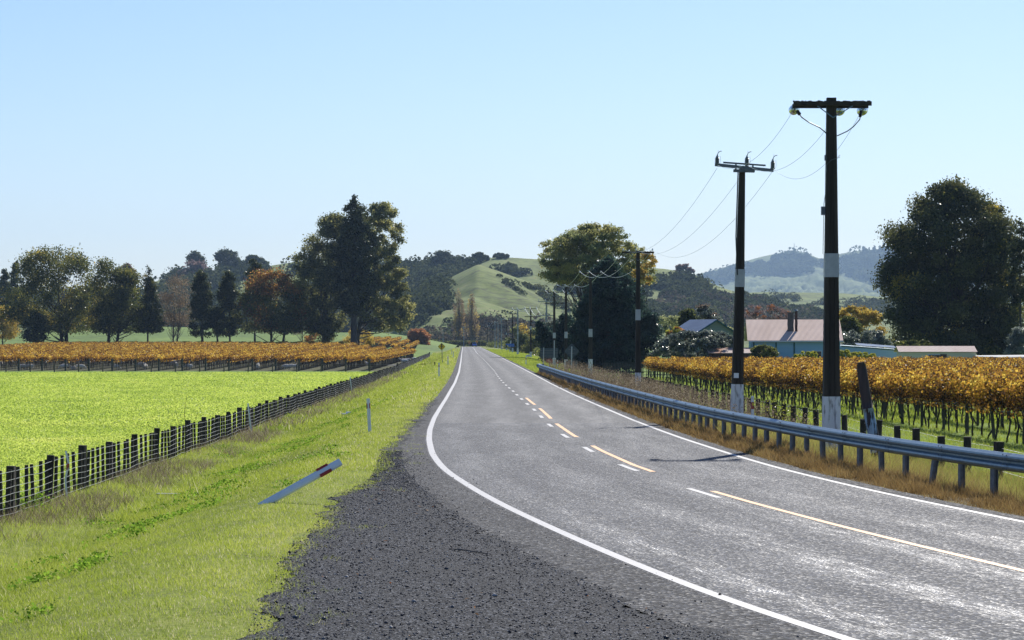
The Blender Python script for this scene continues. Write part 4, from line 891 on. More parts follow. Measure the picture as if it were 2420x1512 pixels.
# ------------------------------------------------------------------ sheep
def sheep_mesh(pose):
    V, E, RR = [], [], []
    def ch(pts, rad, root=None):
        prev = root
        for p, r in zip(pts, rad):
            V.append(p); RR.append(r); i = len(V)-1
            if prev is not None: E.append((prev, i))
            prev = i
        return prev
    zb = .58 if pose != 'lie' else .30
    ch([(-.42, 0, zb), (-.2, 0, zb+.03), (.05, 0, zb+.03), (.32, 0, zb+.01), (.45, 0, zb+.03)], [.21, .26, .27, .24, .17])
    if pose == 'graze': ch([(.62, 0, zb-.12), (.74, 0, zb-.32), (.84, 0, zb-.46)], [.12, .09, .05], 4)
    else: ch([(.58, 0, zb+.22), (.68, 0, zb+.32), (.84, 0, zb+.24)], [.12, .095, .05], 4)
    h = len(V)-2
    for s_ in (-1, 1): ch([(V[h][0]-.03, s_*.11, V[h][2]+.04)], [.02], h)
    ch([(-.60, 0, zb-.02), (-.64, 0, zb-.2)], [.05, .035], 0)
    for root, x in ((1, -.33), (3, .30)):
        for s_ in (-1, 1):
            if pose == 'lie': ch([(x, s_*.16, .14), (x+.22, s_*.2, .06)], [.06, .035], root)
            else: ch([(x-.02, s_*.14, zb-.2), (x+(.03 if x < 0 else -.02), s_*.14, .24), (x, s_*.14, .02)], [.075, .036, .03], root)
    me = bpy.data.meshes.new('sheep'); me.from_pydata(V, E, []); o = bpy.data.objects.new('tmp', me); COL.objects.link(o)
    sk = o.modifiers.new('s', 'SKIN'); me.skin_vertices[0].data[0].use_root = True
    for i, r in enumerate(RR): me.skin_vertices[0].data[i].radius = (r, r*1.02)
    o.modifiers.new('u', 'SUBSURF').levels = 1
    dg = bpy.context.evaluated_depsgraph_get(); m2 = bpy.data.meshes.new_from_object(o.evaluated_get(dg)); m2.name = 'sheep'
    bpy.data.objects.remove(o); m2.materials.clear(); m2.materials.append(M['wool']); m2.polygons.foreach_set('use_smooth', [True]*len(m2.polygons)); return m2
SM = {p: sheep_mesh(p) for p in ('graze', 'stand', 'lie')}
SH = [(4,'stand',1.6,1466,'sheep cut by the left picture edge among the vine posts'),(48,'stand',1.5,1462,'sheep standing end-on between the first vine posts at far left'),(92,'graze',3.1,1480,'left sheep of the leftmost grazing pair in front of the vines'),(118,'graze',3.2,1480,'right sheep of the leftmost grazing pair in front of the vines'),(130,'graze',.4,1456,'sheep half hidden behind the leftmost grazing pair'),(186,'stand',1.4,1464,'sheep facing away under the big oak, left of its trunk'),(257,'graze',3.3,1480,'sheep grazing leftward right below the oak trunk'),(268,'graze',.5,1462,'sheep behind the one grazing below the oak trunk'),(298,'lie',3.2,1480,'sheep lying low right of the oak trunk'),(323,'graze',.1,1480,'round-backed sheep grazing right of the lying one'),(315,'stand',2.4,1456,'small sheep among vine trunks behind the round-backed one'),(354,'stand',1.3,1464,'left of two upright sheep close together among vine posts'),(376,'stand',1.8,1464,'right of two upright sheep close together among vine posts'),(462,'graze',.2,1480,'sheep grazing rightward below the two-trunk tree'),(475,'graze',2.8,1462,'sheep just behind the one below the two-trunk tree'),(547,'stand',1.4,1458,'lone small sheep among trunks below the slim conifer'),(566,'graze',3.0,1474,'left sheep of the pair below the slim conifer'),(581,'graze',1.3,1480,'right sheep of the pair below the slim conifer'),(690,'stand',3.3,1464,'sheep with raised head below the bare tree'),(703,'graze',1.9,1474,'sheep right of the raised-head sheep below the bare tree'),(754,'graze',3.0,1480,'sheep grazing alone below the dark conifers'),(1031,'stand',1.5,1480,'sheep standing between the lone grazer and the trio below the orange tree'),(1145,'graze',3.3,1480,'left sheep of the trio below the orange tree'),(1167,'graze',3.4,1480,'middle sheep of the trio below the orange tree'),(1184,'graze',2.0,1478,'right sheep of the trio below the orange tree'),(1472,'stand',2.2,1470,'sheep near the fence left of the corner post'),(1612,'stand',3.0,1453,'head-up sheep by the netting fence beyond the corner post'),(1621,'graze',.3,1457,'sheep grazing by the netting fence, front of three'),(1629,'graze',2.9,1450,'rounded sheep by the netting fence, behind the front one'),(1660,'graze',.5,1443,'sheep by the netting fence nearer the farm gate'),(1676,'lie',.3,1433,'farthest sheep by the netting fence near the farm gate')]
for sx, pose, rz_, sy, l in SH:
    d = 440.
    for _ in range(30): X = (sx-2048)*d/11755; zz = float(gz(X, d)); d = .5*d+.5*min(620, max(409, (CAMH-zz)*11755/(sy-1359.7)))
    X = (sx-2048)*d/11755; o = link('sheep', SM[pose], None, (X, d, float(gz(X, d)))); o.rotation_euler = (0, 0, rz_); o.scale = [1.08*random.uniform(.93, 1.07)]*3; tag(o, l, 'sheep', 'sheep in front of the left vines')
# ------------------------------------------------------------------ hills
M['hillgrass'] = ground_mat('hill_pasture', [(.36, (.06, .07, .026)), (.45, (.11, .145, .036)), (.54, (.16, .21, .045)), (.64, (.21, .215, .08))], .02, .16, 1.0)
M['hillgreen'] = ground_mat('green_paddock_slope', [(.36, (.07, .12, .025)), (.5, (.13, .21, .035)), (.66, (.20, .28, .05))], .02, .3, .4)
M['hillgreen2'] = ground_mat('far_pasture', [(.36, (.06, .08, .03)), (.5, (.14, .18, .05)), (.66, (.22, .26, .07))], .003, .03, .4)
HILLS = {}
def hill(name, D, sil, wf, wb, base, mat, pw=1.15, amp=3.0, nscale=.012, nx=220, ny=90, seed=1, rib=0.0):
    sil = np.array(sil, float); x0, x1 = sil[0, 0], sil[-1, 0]
    u = np.linspace(x0, x1, nx); X = (u-1209.5)*D/F; H = CAMH+(803-np.interp(u, sil[:, 0], sil[:, 1]))*D/F
    k = np.ones(5)/5; H[2:-2] = np.convolve(H, k, 'same')[2:-2]
    dd = np.concatenate([np.linspace(D-wf, D, ny), np.linspace(D, D+wb, ny//3)[1:]])
    def zf(X_, d_):
        h = np.interp(X_, X, H); t = np.where(d_ <= D, (d_-(D-wf))/wf, 1-(d_-D)/wb); t = np.clip(t, 0, 1)
        s = np.where(d_ <= D, t**pw*(1+.18*np.sin(np.pi*t)**2*-1), sst(t))
        n = vnoise(X_*nscale, d_*nscale, seed)*amp*np.sin(np.pi*np.clip(t, 0, 1))**.8
        if rib: n = n+rib*vnoise(X_*.03+d_*.012, d_*.008, seed+9)*np.sin(np.pi*t)
        return base+(h-base)*s+n
    XX, DD = np.meshgrid(X, dd); Z = zf(XX, DD)
    V = np.stack([XX, DD, Z], -1).reshape(-1, 3); nr, nc = XX.shape
    i, j = np.meshgrid(np.arange(nr-1), np.arange(nc-1), indexing='ij')
    Q = np.stack([i*nc+j, i*nc+j+1, (i+1)*nc+j+1, (i+1)*nc+j], -1).reshape(-1, 4)
    o = np_mesh(name, V, 4, mat, tris=Q, smooth=True); tag(o, kind='structure')
    HILLS[name+str(D)] = dict(z=zf, X=(X[0], X[-1]), d=(D-wf, D), D=D); return o
hill('hill', 2350, [(-200,700),(0,700),(200,705),(340,690),(372,660),(450,645),(520,648),(600,634),(700,618),(800,606),(900,618),(950,632),(1000,632),(1060,626),(1115,622),(1150,609),(1200,608),(1260,612),(1300,614),(1400,620),(1500,630),(1580,636),(1640,650),(1700,678),(1760,696),(1830,716),(1930,742),(2060,775)], 800, 500, -6, M['hillgrass'], 1.1, 7, .008, 300, 100, 3)
hill('hill', 1780, [(900,790),(950,757),(985,712),(1010,690),(1040,668),(1090,643),(1130,624),(1180,642),(1250,668),(1320,692),(1370,706),(1450,735),(1520,762),(1600,790)], 480, 420, -5, M['hillgrass'], 1.05, 5, .014, 260, 150, 5, 8.0)
hill('hill', 3300, [(1380,740),(1500,716),(1600,702),(1700,694),(1800,690),(1900,691),(2000,693),(2110,705),(2250,714),(2600,724)], 900, 500, -6, M['hillgrass'], 1.1, 8, .006, 200, 80, 6)
hill('hill', 11500, [(1450,700),(1560,680),(1660,645),(1720,629),(1800,606),(1872,592),(1905,598),(1940,613),(1970,602),(2030,592),(2085,588),(2120,598),(2200,606),(2300,600),(2450,612),(2700,650)], 4600, 900, -8, M['hillgreen2'], 1.25, 55, .002, 260, 120, 8, 40.)
hill('hill', 1060, [(-400,792),(-150,788),(0,790),(150,777),(250,771),(400,772),(560,776),(700,780),(800,786),(880,784),(930,789),(985,797),(1030,806),(1080,816)], 250, 160, -3, M['hillgreen'], 1.1, .6, .02, 160, 50, 9)
# ------------------------------------------------------------------ bush on the hills
def inpoly(px, py, poly):
    c = np.zeros(len(px), bool); n = len(poly)
    for i in range(n):
        x1, y1 = poly[i]; x2, y2 = poly[(i+1) % n]
        k = ((y1 > py) != (y2 > py)) & (px < (x2-x1)*(py-y1)/(y2-y1+1e-9)+x1); c ^= k
    return c
def bush(hk, polys, n, r, leaf, per, mat, label, dens_noise=.0, holes=(), name='hill_bush', spiky=False, seed=0, tone=(.1, .6)):
    h = HILLS[hk]; rg = np.random.default_rng(100+seed); xs = rg.uniform(*h['X'], n*40); dd = rg.uniform(*h['d'], n*40); z = h['z'](xs, dd)
    px = 1209.5+xs*F/dd; py = 803-(z-CAMH)*F/dd; k = np.zeros(len(xs), bool)
    for p in polys: k |= inpoly(px, py, p)
    for p in holes: k &= ~inpoly(px, py, p)
    if dens_noise: k &= vnoise(xs*.03, dd*.02, 77+seed) > -dens_noise
    xs, dd, z = xs[k][:n], dd[k][:n], z[k][:n]; m = len(xs)
    if not m: print('EMPTY BUSH', label); return
    rr = r*rg.lognormal(0, .35, m); per_ = per
    a = rg.normal(size=(m, per_, 3)); a /= np.linalg.norm(a, axis=2)[..., None]; a[..., 2] = np.abs(a[..., 2])
    if spiky: 
        t = rg.random((m, per_)); a = np.stack([a[..., 0]*(1-t)*.5, a[..., 1]*(1-t)*.5, t*2.6], -1)
    lump = 1+.16*np.sin(a[..., 0]*5+rg.random((m, 1))*6)*np.cos(a[..., 1]*4+a[..., 2]*5)
    P = np.stack([xs, dd, z], -1)[:, None]+a*rr[:, None, None]*lump[..., None]*[1, 1, .85]
    tn = np.repeat(rg.uniform(*tone, m), per_)+rg.normal(0, .12, m*per_)
    o = np_mesh(name, leaves(P.reshape(-1, 3), leaf*rg.uniform(.6, 1.3, m*per_), .85, n=a.reshape(-1, 3)), 4, mat, tone=np.clip(tn, 0, 1)); tag(o, label, 'bush', kind='stuff')
M['bushdark'] = leafmat('hill_bush_leaf', [(0, (.020, .028, .011)), (.5, (.048, .062, .020)), (1, (.12, .12, .04))], .35)
M['bushbrown'] = leafmat('bare_scrub', [(0, (.045, .035, .026)), (.5, (.10, .085, .055)), (1, (.17, .15, .08))], .3)
bush('hill2350', [[(925,632),(1000,628),(1060,622),(1116,620),(1112,655),(1060,700),(1040,760),(925,765)]], 760, 5.6, 2.4, 140, M['bushdark'], 'dense dark green bush covering the hollow left of the green spur', seed=1)
bush('hill2350', [[(1168,640),(1220,634),(1300,646),(1400,642),(1480,644),(1560,650),(1640,668),(1700,694),(1780,716),(1930,752),(1930,790),(1540,790),(1500,720),(1380,700),(1260,668),(1185,645)]], 1700, 4.6, 2.2, 110, M['bushdark'], 'dark bush covering the right slope of the hill behind the house', .13, [[(1545,664),(1580,660),(1630,670),(1640,682),(1545,676)],[(1640,650),(1690,668),(1740,690),(1700,690),(1650,672)],[(1650,690),(1735,708),(1745,722),(1660,706)],[(1800,728),(1870,738),(1870,752),(1790,742)]], seed=2)
bush('hill2350', [[(1520,700),(1700,700),(1960,750),(1960,800),(1520,800)]], 220, 5, 2.2, 110, M['bushbrown'], 'purple-brown bare scrub at the foot of the right hill', .2, seed=3)
bush('hill2350', [[(-180,708),(340,700),(380,672),(480,668),(540,672),(560,700),(700,690),(700,640),(790,632),(930,640),(930,790),(-180,790)]], 1000, 7, 2.8, 120, M['bushdark'], 'dark wooded slope showing between the left paddock trees', .22, seed=4)
bush('hill1780', [[(945,770),(960,748),(985,712),(1012,692),(1034,678),(1046,700),(1040,735),(1000,752),(985,775)]], 260, 5.2, 2.1, 150, M['bushdark'], 'dark clump of bush on the left flank of the green spur', seed=5)
bush('hill1780', [[(1230,668),(1275,680),(1330,712),(1360,735),(1320,730),(1275,700)], [(1180,652),(1240,690),(1236,697),(1176,660)]], 110, 2.2, 1.2, 60, M['bushdark'], 'scrub lining the eroded gully on the green spur', .3, seed=6, tone=(.3, .9))
bush('hill1780', [[(1000,765),(1080,758),(1180,762),(1330,770),(1380,790),(1330,815),(980,815),(960,790)]], 230, 3.2, 1.5, 90, M['bushbrown'], 'purple-brown bare scrub at the foot of the green spur', .15, seed=7)
bush('hill1780', [[(1060,757),(1130,752),(1220,760),(1210,766),(1130,762),(1060,764)], [(975,790),(1060,795),(1060,815),(975,815)], [(1240,765),(1380,775),(1380,815),(1240,812)]], 170, 3.2, 1.3, 80, M['bushdark'], 'dark green shrubs at the foot of the green spur', seed=8)
bush('hill3300', [[(1780,700),(1880,702),(1900,735),(1780,745)], [(1900,718),(2060,712),(2120,716),(2120,760),(1880,760)], [(1600,720),(1780,745),(1780,790),(1600,790)]], 330, 5, 2.2, 70, M['bushdark'], 'scattered scrub on the lower green hill at right', .1, seed=9, tone=(.3, .8))
bush('hill11500', [[(1660,660),(1720,640),(1800,618),(1870,604),(1930,622),(1900,650),(1780,655),(1700,668)], [(1940,626),(2030,606),(2110,610),(2300,612),(2300,680),(2120,690),(2000,650)]], 1300, 20, 11, 70, M['bushdark'], 'bush on the far blue hills', .3, seed=10)
bush('hill11500', [[(2024,612),(2040,594),(2110,588),(2130,625),(2030,625)]], 420, 9, 8, 60, M['bushdark'], 'spiky pine plantation on the far blue ridge', name='pine_plantation', spiky=True, seed=11)
d = 11400; mb = MB(); a, b = at(1876, 600, d), at(1876, 574, d); mb.tube([a, b], [2.2, .7], 5); mb.tube([at(1872.5, 587, d), at(1879.5, 587, d)], .5, 4); tag(mb.build('radio_mast', M['steel_dark']), 'tiny radio mast on the summit of the far blue hill', 'mast')
# ------------------------------------------------------------------ trees
LM = {'oak': [(0, (.012, .018, .005)), (.5, (.045, .054, .011)), (.8, (.13, .115, .018)), (1, (.28, .20, .03))],
 'green': [(0, (.012, .018, .006)), (.5, (.045, .055, .012)), (1, (.17, .17, .035))], 'conifer': [(0, (.007, .012, .006)), (.5, (.028, .040, .015)), (1, (.10, .10, .028))],
 'poplar': [(0, (.020, .028, .010)), (.5, (.075, .08, .022)), (1, (.26, .24, .07))], 'orange': [(0, (.03, .018, .008)), (.5, (.15, .06, .014)), (1, (.38, .17, .025))],
 'rust': [(0, (.06, .02, .012)), (.5, (.22, .075, .025)), (1, (.36, .15, .05))], 'gold': [(0, (.12, .07, .012)), (.5, (.36, .24, .03)), (1, (.55, .40, .07))],
 'brown': [(0, (.035, .027, .022)), (.6, (.09, .066, .045)), (1, (.18, .12, .06))], 'silver': [(0, (.018, .024, .018)), (.6, (.06, .075, .055)), (1, (.16, .18, .14))],
 'olive': [(0, (.028, .036, .013)), (.5, (.085, .105, .034)), (1, (.19, .20, .075))], 'purple': [(0, (.04, .025, .028)), (.6, (.10, .065, .06)), (1, (.17, .11, .09))], 'lime': [(0, (.08, .10, .01)), (.5, (.24, .25, .02)), (1, (.42, .40, .05))],
 'cypress': [(0, (.006, .016, .013)), (.6, (.020, .044, .034)), (1, (.05, .085, .055))]}
LM = {k_: [(p_, tuple(min(.8, q_*(1.7 if k_ not in ('conifer', 'cypress', 'gold', 'lime', 'rust') else 1.25)) for q_ in c_)) for p_, c_ in s_] for k_, s_ in LM.items()}
for k_, s_ in LM.items(): M['L'+k_] = leafmat(k_+'_leaf', s_, .55 if k_ not in ('conifer', 'cypress') else .42, .10 if k_ == 'silver' else .02, rough=.3)
def tree(name, label, cat, d, out, base, mat, ncl=60, cr=.16, leaf=.4, per=160, tr=.35, bark='bark', forks=1, seed=0, spread=(1, 1, .75), edge=.35, group=None, limbs=22, conif=False, tone0=.42, second=None, yb=None, zb=None, wide=None, dome=False):
    rg = np.random.default_rng(500+seed); k = d/F; wf = 1.22
    if conif: ncl = int(ncl*1.5); cr *= .78; per = int(per*.8); wf = 1.02
    if wide: wf = wide
    out = sorted(out); ys = np.array([o[0] for o in out], float); xl = np.array([o[1] for o in out], float); xr = np.array([o[2] for o in out], float)
    bx = base if not isinstance(base, tuple) else base[0]
    X0 = (bx-1209.5)*k; zb = float(gz(X0, d)) if zb is None else zb
    root = thing(name, label, cat, (X0, d, zb), 0, group)
    W_ = (xr-xl); cum = np.cumsum(np.interp(np.linspace(ys[0], ys[-1], 200), ys, W_)+2); cum /= cum[-1]
    yy = np.interp(rg.random(ncl), cum, np.linspace(ys[0], ys[-1], 200))
    yy[:3] = [ys[0]+(ys[-1]-ys[0])*.03, ys[0]+(ys[-1]-ys[0])*.06, ys[0]+(ys[-1]-ys[0])*.1]
    Hc = (ys[-1]-ys[0])*k; Wmax = W_.max()*k; CR = cr*min(Hc, Wmax*1.2)
    rad = np.interp(yy, ys, W_)*k/2*wf; cx = (np.interp(yy, ys, xl+xr)/2-bx)*k; cz = CAMH+(803-yy)*k-zb
    crs = np.minimum(CR, rad*.75+.15*CR)*rg.uniform(.7, 1.2, ncl)
    rho = (rg.random(ncl)**edge)*np.maximum(rad-crs*.32, 0); th = rg.random(ncl)*2*np.pi
    if dome: low = yy > ys[0]+.6*(ys[-1]-ys[0]); rho = np.where(low, np.maximum(rho, rad*(.45+.3*rg.random(ncl))), rho)
    C = np.stack([cx+rho*np.cos(th), rho*np.sin(th)*.9, cz], 1)
    nl = np.maximum((per*1.15*(crs/CR)**2).astype(int), 12); ci = np.repeat(np.arange(ncl), nl); n = len(ci)
    v = rg.normal(size=(n, 3)); v /= np.linalg.norm(v, axis=1)[:, None]; v *= (rg.random(n)**.45)[:, None]*(1+.25*rg.normal(size=n))[:, None]
    sp = np.array(spread)
    P = C[ci]+v*crs[ci][:, None]*sp
    if conif: P[:, 2] -= .35*np.hypot(P[:, 0]-C[ci][:, 0]*.6, P[:, 1]-C[ci][:, 1]*.6)*.25
    ct = rg.normal(0, .17, ncl); tn = tone0+.12+ct[ci]+rg.normal(0, .14, n)
    keep = P[:, 2] > CAMH+(803-ys[-1])*k-zb-.02*Hc+(15*k if group and Hc > 9 else 0)+rg.normal(0, .02*Hc, n); P, v, ci, tn = P[keep], v[keep], ci[keep], tn[keep]; n = len(P)
    V = leaves(P, leaf*1.15*rg.uniform(.55, 1.35, n), .7, n=v*.55)
    if second:
        s2 = ci % second[1] == 0; s2 |= (cz[ci] > np.quantile(cz, min(second[2], 1.0))) & (rg.random(n) < .7)
        V4 = V.reshape(-1, 4, 3)
        np_mesh('crown', V4[~s2].reshape(-1, 3), 4, M['L'+mat], tone=np.clip(tn[~s2], 0, 1), parent=root)
        if s2.any(): np_mesh('crown', V4[s2].reshape(-1, 3), 4, M['L'+second[0]], tone=np.clip(tn[s2], 0, 1), parent=root)
    else: np_mesh('crown', V, 4, M['L'+mat], tone=np.clip(tn, 0, 1), parent=root)
    if tr:
        mb = MB(); bases = base if isinstance(base, tuple) else (base,)
        ztop = cz.max()
        for q, b in enumerate(bases):
            x0 = (b-bx)*k; top = ztop*(.9 if conif else .62); m_ = MB()
            cmid = float(np.interp(ys.mean(), ys, (xl+xr)/2)-bx)*k; xt = x0*.5+cmid*.5 if not conif else x0+(float((xl[0]+xr[0])/2-bx)*k-x0)*.9
            if len(bases) > 1: xt = x0*1.6+cmid*.3
            pts = [(x0, 0, -.6), (x0, 0, .15*top), (x0+(xt-x0)*.3, rg.normal(0, .1), .4*top), (x0+(xt-x0)*.7, rg.normal(0, .2), .7*top), (xt, 0, top)]
            r0 = tr if len(bases) == 1 else tr*.8
            m_.tube(pts, [r0*1.25, r0, r0*.8, r0*.5, r0*.12], 8)
            if q == 0 or len(bases) > 1:
                sel = rg.permutation(ncl)[:limbs//len(bases)]
                for c in C[sel]:
                    hz = max(.14*top, min(c[2]*(.45 if not conif else .95)+rg.normal(0, .04*top), top*.9)); f = np.interp(hz/top, [0, .15, .4, .7, 1], [0, 0, .3, .7, 1]); s = np.array([x0+(xt-x0)*f, 0, hz])
                    rr = r0*(.42 if not conif else .14)*(1-.6*hz/top); mid = s*.5+c*.5+np.array([0, 0, -.06*np.linalg.norm(c-s)+rg.normal(0, .03*np.linalg.norm(c-s))]); e = s*.1+c*.9
                    m_.tube([s, mid, e], [rr, rr*.6, rr*.15], 5)
            m_.build('trunk', M[bark], root, smooth=True)
    return root
LT = 'trees along the far edge of the left vines'
G = dict(group=LT)
tree('oak_tree', 'big broad golden-olive oak with a forked trunk at the left of the paddock trees', 'tree', 735, [(590,105,150),(604,75,185),(625,45,205),(655,28,215),(690,18,222),(730,14,224),(760,28,222),(783,60,205),(795,80,190)], (146, 157), 'oak', 135, .135, .42, 230, .62, seed=1, limbs=44, edge=.4, **G)
tree('dark_tree', 'small dark dense tree standing under the left side of the big oak', 'tree', 722, [(742,74,92),(755,60,106),(775,54,110),(795,58,108),(808,70,98)], 88, 'conifer', 36, .22, .36, 150, .22, seed=2, **G)
tree('oak_tree', 'rounded green-gold tree with two separate trunks right of the big oak', 'tree', 728, [(621,238,262),(632,226,290),(655,220,322),(690,216,342),(725,214,350),(760,216,350),(785,232,340),(797,250,300)], (256, 276), 'oak', 110, .15, .40, 230, .5, seed=3, limbs=34, edge=.4, tone0=.32, **G)
tree('conifer_tree', 'slim dark conifer with irregular top right of the two-trunk tree', 'tree', 726, [(629,346,352),(648,340,360),(668,336,366),(700,338,368),(730,334,380),(760,328,388),(780,332,382),(795,345,362)], 349, 'conifer', 75, .2, .36, 130, .22, seed=4, conif=True, second=('oak', 6, 1.1), **G)
tree('bare_tree', 'nearly bare brown tree with twin thin trunks between dark conifers', 'tree', 730, [(658,398,440),(670,384,452),(700,376,456),(730,374,458),(760,380,452),(782,392,436)], (409, 418), 'brown', 70, .18, .22, 120, .25, bark='barkgrey', seed=5, limbs=60, edge=.5, tone0=.5, **G)
tree('conifer_tree', 'dark pointed conifer left one of the dense pair', 'tree', 724, [(637,470,478),(655,460,488),(690,452,498),(715,450,508),(750,446,512),(780,446,508),(802,456,498)], 478, 'conifer', 95, .18, .36, 150, .32, seed=6, conif=True, **G)
tree('conifer_tree', 'dark pointed conifer right one of the dense pair', 'tree', 727, [(640,534,542),(660,526,554),(700,512,562),(730,506,566),(760,500,566),(785,502,560),(802,520,552)], (543, 514), 'conifer', 95, .18, .36, 150, .3, seed=7, conif=True, second=('oak', 7, 1.1), **G)
tree('conifer_tree', 'dark conifer top rising behind the orange autumn tree', 'tree', 790, [(613,592,604),(630,580,618),(655,578,622),(690,576,626),(740,580,630)], 602, 'conifer', 60, .2, .4, 130, .3, seed=8, conif=True, **G)
tree('autumn_tree', 'orange-tipped autumn tree with dark lower crown left of the tall pine', 'tree', 728, [(641,625,660),(655,600,678),(680,582,695),(710,570,705),(745,562,706),(775,566,700),(797,590,690)], (641, 668), 'oak', 125, .15, .38, 210, .42, seed=9, limbs=34, second=('orange', 5, .72), tone0=.3, **G)
tree('poplar_tree', 'broad dark poplar with ivy-covered trunk on the left side of the tall pine', 'tree', 735, [(512,768,800),(535,745,815),(570,728,825),(610,708,828),(660,692,828),(710,686,825),(750,695,812),(790,745,795),(815,762,784)], 772, 'poplar', 190, .11, .40, 250, .8, seed=10, limbs=30, tone0=.32, edge=.42, **G)
tree('poplar_tree', 'golden-green poplar with drooping side branches right of the tall pine', 'tree', 742, [(484,885,925),(500,862,934),(530,848,938),(565,846,944),(600,850,936),(640,852,950),(690,850,954),(725,850,966),(755,862,968),(785,895,958)], 845, 'poplar', 190, .10, .42, 240, .5, seed=11, limbs=46, tone0=.5, edge=.45, **G)
tree('pine_tree', 'tallest dark pine with pointed top and thick trunk in the left tree row', 'tree', 728, [(457,836,841),(475,824,852),(505,806,872),(540,792,886),(580,782,892),(640,784,888),(700,794,880),(735,808,868),(752,822,856)], 836, 'conifer', 170, .13, .44, 190, .85, seed=12, conif=True, limbs=50, edge=.6, **G)
tree('bare_tree', 'thin leafless tree beside the ivy-covered trunk', 'tree', 760, [(735,690,735),(760,682,742),(790,690,738)], 715, 'brown', 26, .2, .25, 60, .16, bark='barkgrey', seed=13, **G)
tree('autumn_shrub', 'yellow-orange shrub growing at the foot of the tall pine', 'shrub', 770, [(782,822,868),(795,812,876),(815,815,874)], 846, 'gold', 34, .28, .3, 90, .12, seed=14, tone0=.4, **G)
tree('autumn_shrub', 'brownish autumn shrub left of the tall pine trunk', 'shrub', 780, [(785,735,768),(798,722,772),(815,722,770)], 748, 'orange', 30, .28, .3, 80, .12, seed=15, **G)
tree('yellow_shrub', 'yellow-green rounded shrub at the left picture edge', 'shrub', 860, [(727,-8,20),(745,-22,34),(770,-28,40),(800,-26,36)], 6, 'gold', 50, .2, .4, 140, .2, seed=16, tone0=.3)
tree('conifer_tree', 'hazy dark conifer at the far left picture edge', 'tree', 1050, [(634,6,12),(655,2,22),(700,-8,30),(760,-14,36)], 8, 'conifer', 55, .2, .6, 110, .3, seed=17, conif=True, zb=0)
tree('conifer_tree', 'hazy pointed conifer just left of the big oak', 'tree', 1060, [(617,34,42),(640,28,48),(680,22,58),(740,18,64)], 40, 'conifer', 60, .18, .6, 110, .3, seed=18, conif=True, zb=0)
tree('round_tree', 'rust-orange round-headed tree at the right end of the left vines', 'tree', 1010, [(780,980,1000),(786,972,1008),(796,967,1013),(808,967,1014),(818,970,1012)], 990, 'rust', 70, .2, .4, 160, .25, seed=19, tone0=.5)
for i, (x, t, l) in enumerate(((1083, 686, 'taller left of two bare columnar poplars at the road bend'), (1114, 695, 'shorter right of two bare columnar poplars at the road bend'))):
    tree('columnar_poplar', l, 'tree', 1235, [(t,x-2,x+3),(t+22,x-8,x+9),(t+50,x-13,x+14),(t+90,x-13,x+16),(806,x-8,x+14)], x, 'brown', 110, .2, .34, 34, .40, bark='barkgrey', seed=20+i, limbs=110, spread=(.7, .7, 1.9), second=('gold', 7, 1.1), tone0=.6, group='poplars at the bend')
tree('umbrella_tree', 'tall spreading umbrella-shaped tree behind the dark cypress', 'tree', 470, [(533,1385,1430),(543,1350,1468),(560,1312,1496),(580,1282,1512),(600,1272,1520),(625,1270,1540),(650,1282,1545),(672,1330,1540)], (1374, 1392), 'olive', 420, .08, .26, 150, .42, wide=1.04, dome=True, seed=22, limbs=120, spread=(1.25, 1.25, .8), edge=.5, tone0=.62, second=('poplar', 2, 1.1))
tree('autumn_tree', 'sparse yellow-leaved tree beside the right side of the dark cypress', 'tree', 450, [(600,1500,1545),(625,1500,1548),(650,1498,1545),(690,1505,1540)], 1515, 'gold', 30, .16, .28, 70, .15, seed=23, limbs=24, tone0=.25)
tree('cypress_tree', 'big dark blue-green cypress behind the roadside poles', 'tree', 385, [(609,1425,1440),(630,1405,1462),(660,1395,1492),(690,1378,1515),(715,1366,1535),(745,1356,1552),(780,1346,1560),(815,1342,1558),(845,1348,1540),(868,1360,1510)], 1440, 'cypress', 330, .085, .26, 260, .5, seed=24, conif=True, limbs=20, edge=.4, tone0=.45)
tree('cypress_tree', 'smaller dark cypress spire at the left foot of the big cypress', 'tree', 395, [(757,1268,1274),(775,1264,1290),(800,1270,1310),(830,1275,1330),(855,1280,1345)], 1300, 'cypress', 50, .2, .26, 150, .2, seed=25, conif=True)
tree('cypress_tree', 'dark mid-height cypress filling the gap left of the big cypress', 'tree', 400, [(745,1325,1345),(770,1312,1362),(800,1300,1372),(850,1300,1380)], 1335, 'cypress', 70, .2, .26, 170, .2, seed=26, conif=True)
tree('round_shrub', 'golden-green round bush behind the two-arm pole by the road', 'shrub', 720, [(771,1225,1250),(780,1212,1268),(795,1206,1276),(815,1205,1278),(838,1212,1275)], 1242, 'olive', 80, .17, .34, 170, .2, seed=27, tone0=.5, second=('gold', 6, 1.1))
tree('shrub', 'dark green shrub at the foot of the golden-green round bush', 'shrub', 690, [(800,1248,1275),(820,1235,1285),(845,1235,1290)], 1262, 'green', 36, .22, .24, 130, .12, seed=28)
tree('silver_shrub', 'silvery-topped pale shrub behind the grey sign backs', 'shrub', 430, [(757,1305,1330),(768,1294,1345),(790,1290,1350),(830,1288,1352)], 1318, 'silver', 60, .18, .24, 170, .15, seed=29, tone0=.55)
tree('silver_hedge', 'long rounded silver-green glossy shrub beside the vines, left of the rusty shed', 'shrub', 352, [(786,1620,1700),(793,1590,1728),(805,1572,1735),(822,1556,1738),(842,1548,1738)], 1645, 'silver', 190, .16, .17, 240, .15, seed=30, tone0=.45, edge=.4)
tree('dark_shrub', 'tall narrow dark evergreen shrub left of the green gable', 'shrub', 400, [(735,1614,1632),(750,1606,1640),(775,1602,1642),(800,1600,1640)], 1620, 'green', 60, .2, .22, 160, .12, seed=31, tone0=.3)
